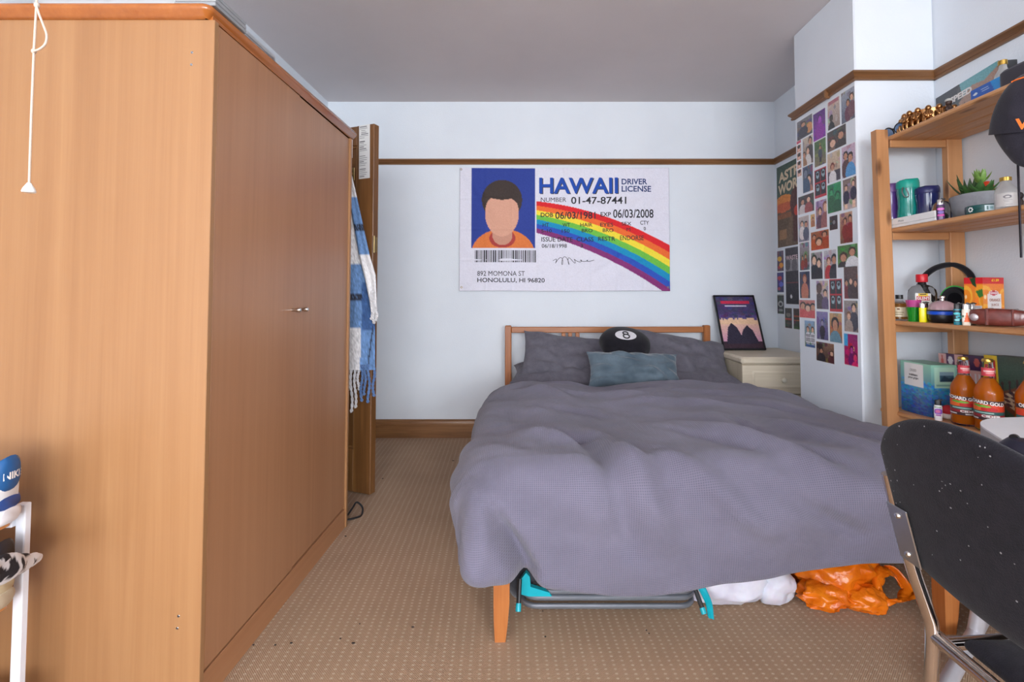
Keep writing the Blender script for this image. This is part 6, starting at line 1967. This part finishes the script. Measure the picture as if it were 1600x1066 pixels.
shoe((-1.118, 1.065, RS[0] + .0182), PI + .12, 'blue and white sneaker on the top of the shoe rack', S(226, 226, 228), S(226, 226, 230), S(232, 232, 238), S(24, 84, 140), S(40, 74, 140), 'NIKE')
shoe((-1.125, 1.065, RS[1] + .0182), PI + .12, 'black sneaker with cream stripe on the middle shoe rack shelf', S(40, 36, 42), S(46, 42, 48), S(196, 184, 160), S(34, 30, 36), S(206, 192, 160))
# printed cloth hanging over the rack rail
bn = thing('bandana', 'black and white printed cloth draped over the rack rail', 'cloth', (-1.12, 1.06, .42))
cvb = Canvas(70, 26, (226, 226, 230))
rg = np.random.RandomState(9)
for k in range(46): cvb.ell(.15 + .85 * rg.rand(), rg.rand(), .03 + .05 * rg.rand(), .05 + .1 * rg.rand(), (34, 32, 40) if rg.rand() < .6 else (226, 226, 230))
A_, B_ = at_y(0, 892, 1.0), at_y(57, 872, 1.13)
mbn = MB(); nu_, nv_ = 70, 26; vv = []; cc = []
for j in range(nv_):
    for i in range(nu_):
        s_, q = i / (nu_ - 1), j / (nv_ - 1) * 2 * PI
        c_ = A_.lerp(B_, s_ * 1.48 - .60)
        rad = .021 - .003 * math.sin(s_ * 9) + .006 * math.sin(s_ * PI) + .010 * nz(s_ * 5, math.cos(q), math.sin(q))
        tw_ = s_ * 2.0
        vv.append(c_ + Vector((0.3 * rad * math.cos(q + tw_), .75 * rad * math.cos(q + tw_), rad * math.sin(q + tw_) * (1 - .25 * s_))))
        cc.append(tuple(lin(np.clip(cvb.a[int(j / nv_ * 25), int(s_ * 69)], 0, 255))) + (1,))
mbn.v = [tuple(p) for p in vv]
mbn.f = [(j * nu_ + i, j * nu_ + i + 1, ((j + 1) % nv_) * nu_ + i + 1, ((j + 1) % nv_) * nu_ + i) for j in range(nv_) for i in range(nu_ - 1)]
mbn.f += [tuple(j * nu_ for j in range(nv_)), tuple(j * nu_ + nu_ - 1 for j in reversed(range(nv_)))]
mbn.mi = [0] * len(mbn.f); mbn.col = cc
obj('folded_cloth', mbn, printed('printed_cotton', .9, 0, .3), bn, smooth=60)

# pull cord from the ceiling
CYD = .90
cd_ = thing('pull_cord', 'white ceiling pull cord with a looped knot in front of the wardrobe', 'pull cord', at_y(45, 298, CYD))
M_CORD = plain('cream_cord', S(204, 184, 168), .8, var=.06, vscale=300)
top_ = at_y(58, 0, CYD); top_ = Vector((top_.x + .004, CYD, ZC))
pts = [top_, at_y(57, 8, CYD), at_y(53, 80, CYD), at_y(49, 180, CYD), at_y(45.5, 290, CYD)]
obj('cord', MB().tube(pts, .0019, 8), M_CORD, cd_)
obj('cord_loop', MB().tube(spline([at_y(57, 9, CYD - .004), at_y(61, 22, CYD - .004), at_y(68, 40, CYD - .004), at_y(73, 55, CYD - .004), at_y(71, 68, CYD - .004), at_y(63, 76, CYD - .004), at_y(53, 80, CYD - .004)], 6), .0019, 8), M_CORD, cd_)
kp = at_y(53, 80, CYD); obj('knot', MB().ell(kp, (.0042, .0042, .005), 12, 8), M_CORD, cd_)
kp = at_y(57.5, 8, CYD); obj('knot', MB().ell(kp, (.0045, .0045, .006), 12, 8), M_CORD, cd_)
e_ = at_y(45, 301, CYD)
obj('acorn', MB().lathe([(0, 0), (.0095, 0), (.0105, .002), (.0085, .008), (.0045, .015), (.003, .018), (0, .018)], e_, 20), plain('white_plastic', S(236, 234, 230), .35), cd_)

# ------------------------------------------------------------------ under the bed
M_GRT = plain('grey_coated_tube', S(128, 132, 140), .3, .5, var=.05)
M_TURQ = plain('turquoise_plastic', S(20, 168, 184), .35, var=.05)
ar = thing('clothes_airer', 'folded grey and turquoise clothes airer pushed under the bed', 'clothes airer', (.27, 1.9, 0))
def loop_(x0, x1, y0, z, yb, zb):
    p = []
    r = .05
    for cx_, cy_, a0 in ((x0 + r, y0 + r, PI), (x1 - r, y0 + r, PI * 1.5)):
        for k in range(7):
            a = a0 + PI / 2 * k / 6; p.append((cx_ + r * math.cos(a), cy_ + r * math.sin(a), z))
    return [(x0, yb, zb)] + p + [(x1, yb, zb)]
L0 = at_z(815, 947, .03); R0 = at_z(1087, 947, .03)
for k, (z, dy) in enumerate(((.030, 0), (.054, .004), (.070, .010))):
    obj('tube_frame', MB().tube(loop_(L0.x + .004 * k, R0.x + .003 * k, L0.y + dy, z, 2.75, z + .02), .0085, 10), M_GRT, ar)
for k in range(7): obj('rod', MB().tube([(L0.x + .012, L0.y + .05 + .045 * k, .0735 + .001 * k), (R0.x, L0.y + .05 + .045 * k, .0735 + .001 * k)], .003, 6), M_GRT, ar)
# left end bracket
bl_ = MB()
q = [at_y(x, y, 1.63) for x, y in ((811, 926), (813, 905), (822, 893), (828, 900), (829, 915), (858, 924), (862, 930), (826, 930))]
bl_.prism([(p.x, p.z) for p in q], lambda x, z: Vector((x, 1.622, z)), lambda x, z: Vector((x, 1.640, z)))
obj('end_bracket', bl_, M_TURQ, ar, smooth=30)
f0_, f1_ = at_y(812, 905, 1.60), at_y(810, 948, 1.565)
obj('foot_tube', MB().tube([f0_, f1_], .0075, 10), M_BLKP, ar)
obj('foot_cap', MB().tube([f1_ + (f0_ - f1_) * .12, f1_ + (f1_ - f0_) * .18], .0088, 12), M_TURQ, ar)
q = [at_y(x, y, yv) for x, y, yv in ((1081, 900, 1.63), (1092, 912, 1.62), (1101, 928, 1.60), (1108, 945, 1.575), (1111, 966, 1.545))]
sp2 = spline(q, 5); rgs = []
for i, p in enumerate(sp2):
    t = (sp2[min(i + 1, len(sp2) - 1)] - sp2[max(i - 1, 0)]).normalized(); sd_ = t.cross(Vector((0, 1, 0))).normalized(); w_ = .013 - .004 * i / len(sp2)
    rgs.append([tuple(p + sd_ * a * w_ + Vector((0, 1, 0)) * b * .006) for a, b in ((-1, -.4), (-.7, -1), (.0, -.5), (.7, -1), (1, -.4), (1, 1), (-1, 1))])
obj('end_strip', MB().loft(rgs), M_TURQ, ar, smooth=30)
f0_, f1_ = at_y(1086, 920, 1.60), at_y(1098, 953, 1.57)
obj('foot_tube', MB().tube([f0_, f1_], .0075, 10), M_BLKP, ar)
obj('foot_cap', MB().tube([f1_ + (f0_ - f1_) * .1, f1_ + (f1_ - f0_) * .2], .0088, 12), M_TURQ, ar)
# small dark fabric bundle behind the bed leg
tag(obj('dark_bundle', MB().ell((-.028, 1.72, .085), (.06, .06, .085), 20, 14), cloth('dark_grey_cloth', S(48, 50, 58), S(70, 72, 80)), smooth=180), 'dark grey cloth bundle behind the left bed leg', 'cloth')

# plastic carrier bags


def rfold(p, s, seed): return 1 - 2 * abs(noise.noise(Vector((p.x * s, p.y * s, p.z * s + seed))))


def bag(c, r, seed, amp, nu=110, nv=60, flat=0.0, sharp=1.0):
    mb = MB()
    def f(a, b):
        th = 2 * PI * a; ph = (b - .5) * PI
        d = Vector((math.cos(ph) * math.cos(th), math.cos(ph) * math.sin(th), math.sin(ph)))
        k = 1 + amp * (.7 * rfold(d, 1.3, seed) + .40 * rfold(d, 2.6, seed + 3) + .12 * rfold(d, 6, seed + 7) - .5)
        p = Vector((d.x * r[0], d.y * r[1], d.z * r[2])) * k
        z = c[2] + p.z
        if z < .006:
            ex = (.006 - z); p.x *= 1 + ex * 1.2; p.y *= 1 + ex * 1.2; z = .006 + .004 * abs(noise.noise(d * 5))
        return Vector((c[0] + p.x, c[1] + p.y, z))
    mb.grid(f, nu, nv, True); return mb


M_ORB = NT('orange_carrier_bag'); M_ORB.set(Base_Color=S(232, 112, 10), Roughness=.22); M_ORB.b.inputs['Transmission Weight'].default_value = .15
M_ORB.b.inputs['Subsurface Weight'].default_value = .15; M_ORB.b.inputs['Subsurface Radius'].default_value = (.02, .01, .002)
vo = M_ORB.coords((1, 1, 1)); M_ORB.l(M_ORB.ramp(M_ORB.noise(vo, 14, 3), [(.3, S(214, 92, 4)), (.7, S(244, 134, 26))]), M_ORB.b.inputs['Base Color']); M_ORB.bump(M_ORB.noise(vo, 30, 3, .5, 1.5), .35, .010)
M_ORB = M_ORB.m
ob = thing('carrier_bag', 'crumpled bright orange plastic carrier bag under the bed', 'bag', (1.05, 1.74, 0))
obj('bag_body', bag((1.085, 1.80, .075), (.150, .14, .115), 3, .20), M_ORB, ob, smooth=50)
obj('loose_corner', bag((1.115, 1.665, .03), (.065, .055, .040), 9, .3, 60, 34), M_ORB, ob, smooth=50)
obj('loose_corner', bag((1.00, 1.685, .03), (.085, .06, .045), 13, .3, 60, 34), M_ORB, ob, smooth=50)
# handle: flat loop standing open
hb = MB(); hp_ = [at_y(x, y, yv) for x, y, yv in ((1378, 930, 1.66), (1376, 908, 1.68), (1384, 894, 1.69), (1396, 897, 1.69), (1410, 915, 1.67), (1420, 926, 1.65), (1408, 934, 1.64), (1394, 936, 1.64))]
hs = []
m_ = len(hp_)
for i in range(m_ * 5):
    f = i / 5; a, b, c_, d_2 = hp_[(int(f) - 1) % m_], hp_[int(f) % m_], hp_[(int(f) + 1) % m_], hp_[(int(f) + 2) % m_]; t = f - int(f)
    hs.append(.5 * ((2 * b) + (c_ - a) * t + (2 * a - 5 * b + 4 * c_ - d_2) * t * t + (3 * b - a - 3 * c_ + d_2) * t ** 3))
hc = sum(hs, Vector()) / len(hs)
def handle(a, b):
    p = hs[int(a * len(hs)) % len(hs)]; w = .026 + .010 * math.sin(a * 17) + .006 * nz(a * 9, b * 3)
    o_ = (p - hc).normalized()
    return p + o_ * (w * (b - .3)) + Vector((0, .02 * math.sin(b * 5 + a * 12), .004 * math.sin(b * 9 + a * 30)))
hb.grid(handle, len(hs), 6, True)
hb.v = [(x, y, max(z, .006)) for x, y, z in hb.v]
ho = obj('bag_handle', hb, M_ORB, ob, smooth=50)
md = ho.modifiers.new('thickness', 'SOLIDIFY'); md.thickness = .003
pr_ = MB(); pA = [(1326, 892), (1332, 905), (1334, 918), (1332, 932)]
M_WHB = NT('white_polythene'); M_WHB.set(Base_Color=S(214, 210, 222), Roughness=.5); M_WHB.b.inputs['Subsurface Weight'].default_value = .2
vw = M_WHB.coords((1, 1, 1)); M_WHB.l(M_WHB.ramp(M_WHB.noise(vw, 12, 3), [(.3, S(200, 196, 210)), (.7, S(222, 219, 229))]), M_WHB.b.inputs['Base Color']); M_WHB.bump(M_WHB.noise(vw, 22, 3, .5, 1), .3, .01)
tag(obj('white_bag', bag((.675, 1.80, .075), (.195, .16, .12), 21, .16, 110, 60).add(*(lambda m: (m.v, m.f))(bag((.83, 1.74, .055), (.085, .09, .075), 25, .22, 50, 30))), M_WHB.m, smooth=60), 'white plastic bag bulging under the bed beside the orange bag', 'bag')

# specks of litter on the carpet
lt_ = MB(); rl = random.Random(11)
for x, y in ((480, 888), (432, 935), (455, 1005), (532, 998), (552, 1005), (562, 975), (396, 1008), (430, 1008), (708, 720), (598, 748), (848, 955), (852, 995), (1010, 985), (1014, 990), (645, 980), (540, 838)):
    p = at_z(x, y, .002); s_ = rl.uniform(.0015, .004)
    lt_.ell(p, (s_ * rl.uniform(1, 2.2), s_, .0018), 7, 5)
tag(obj('carpet_litter', lt_, plain('dark_litter', S(46, 38, 34), .9)), 'scattered dark specks of litter on the beige carpet', 'litter', None, 'stuff')
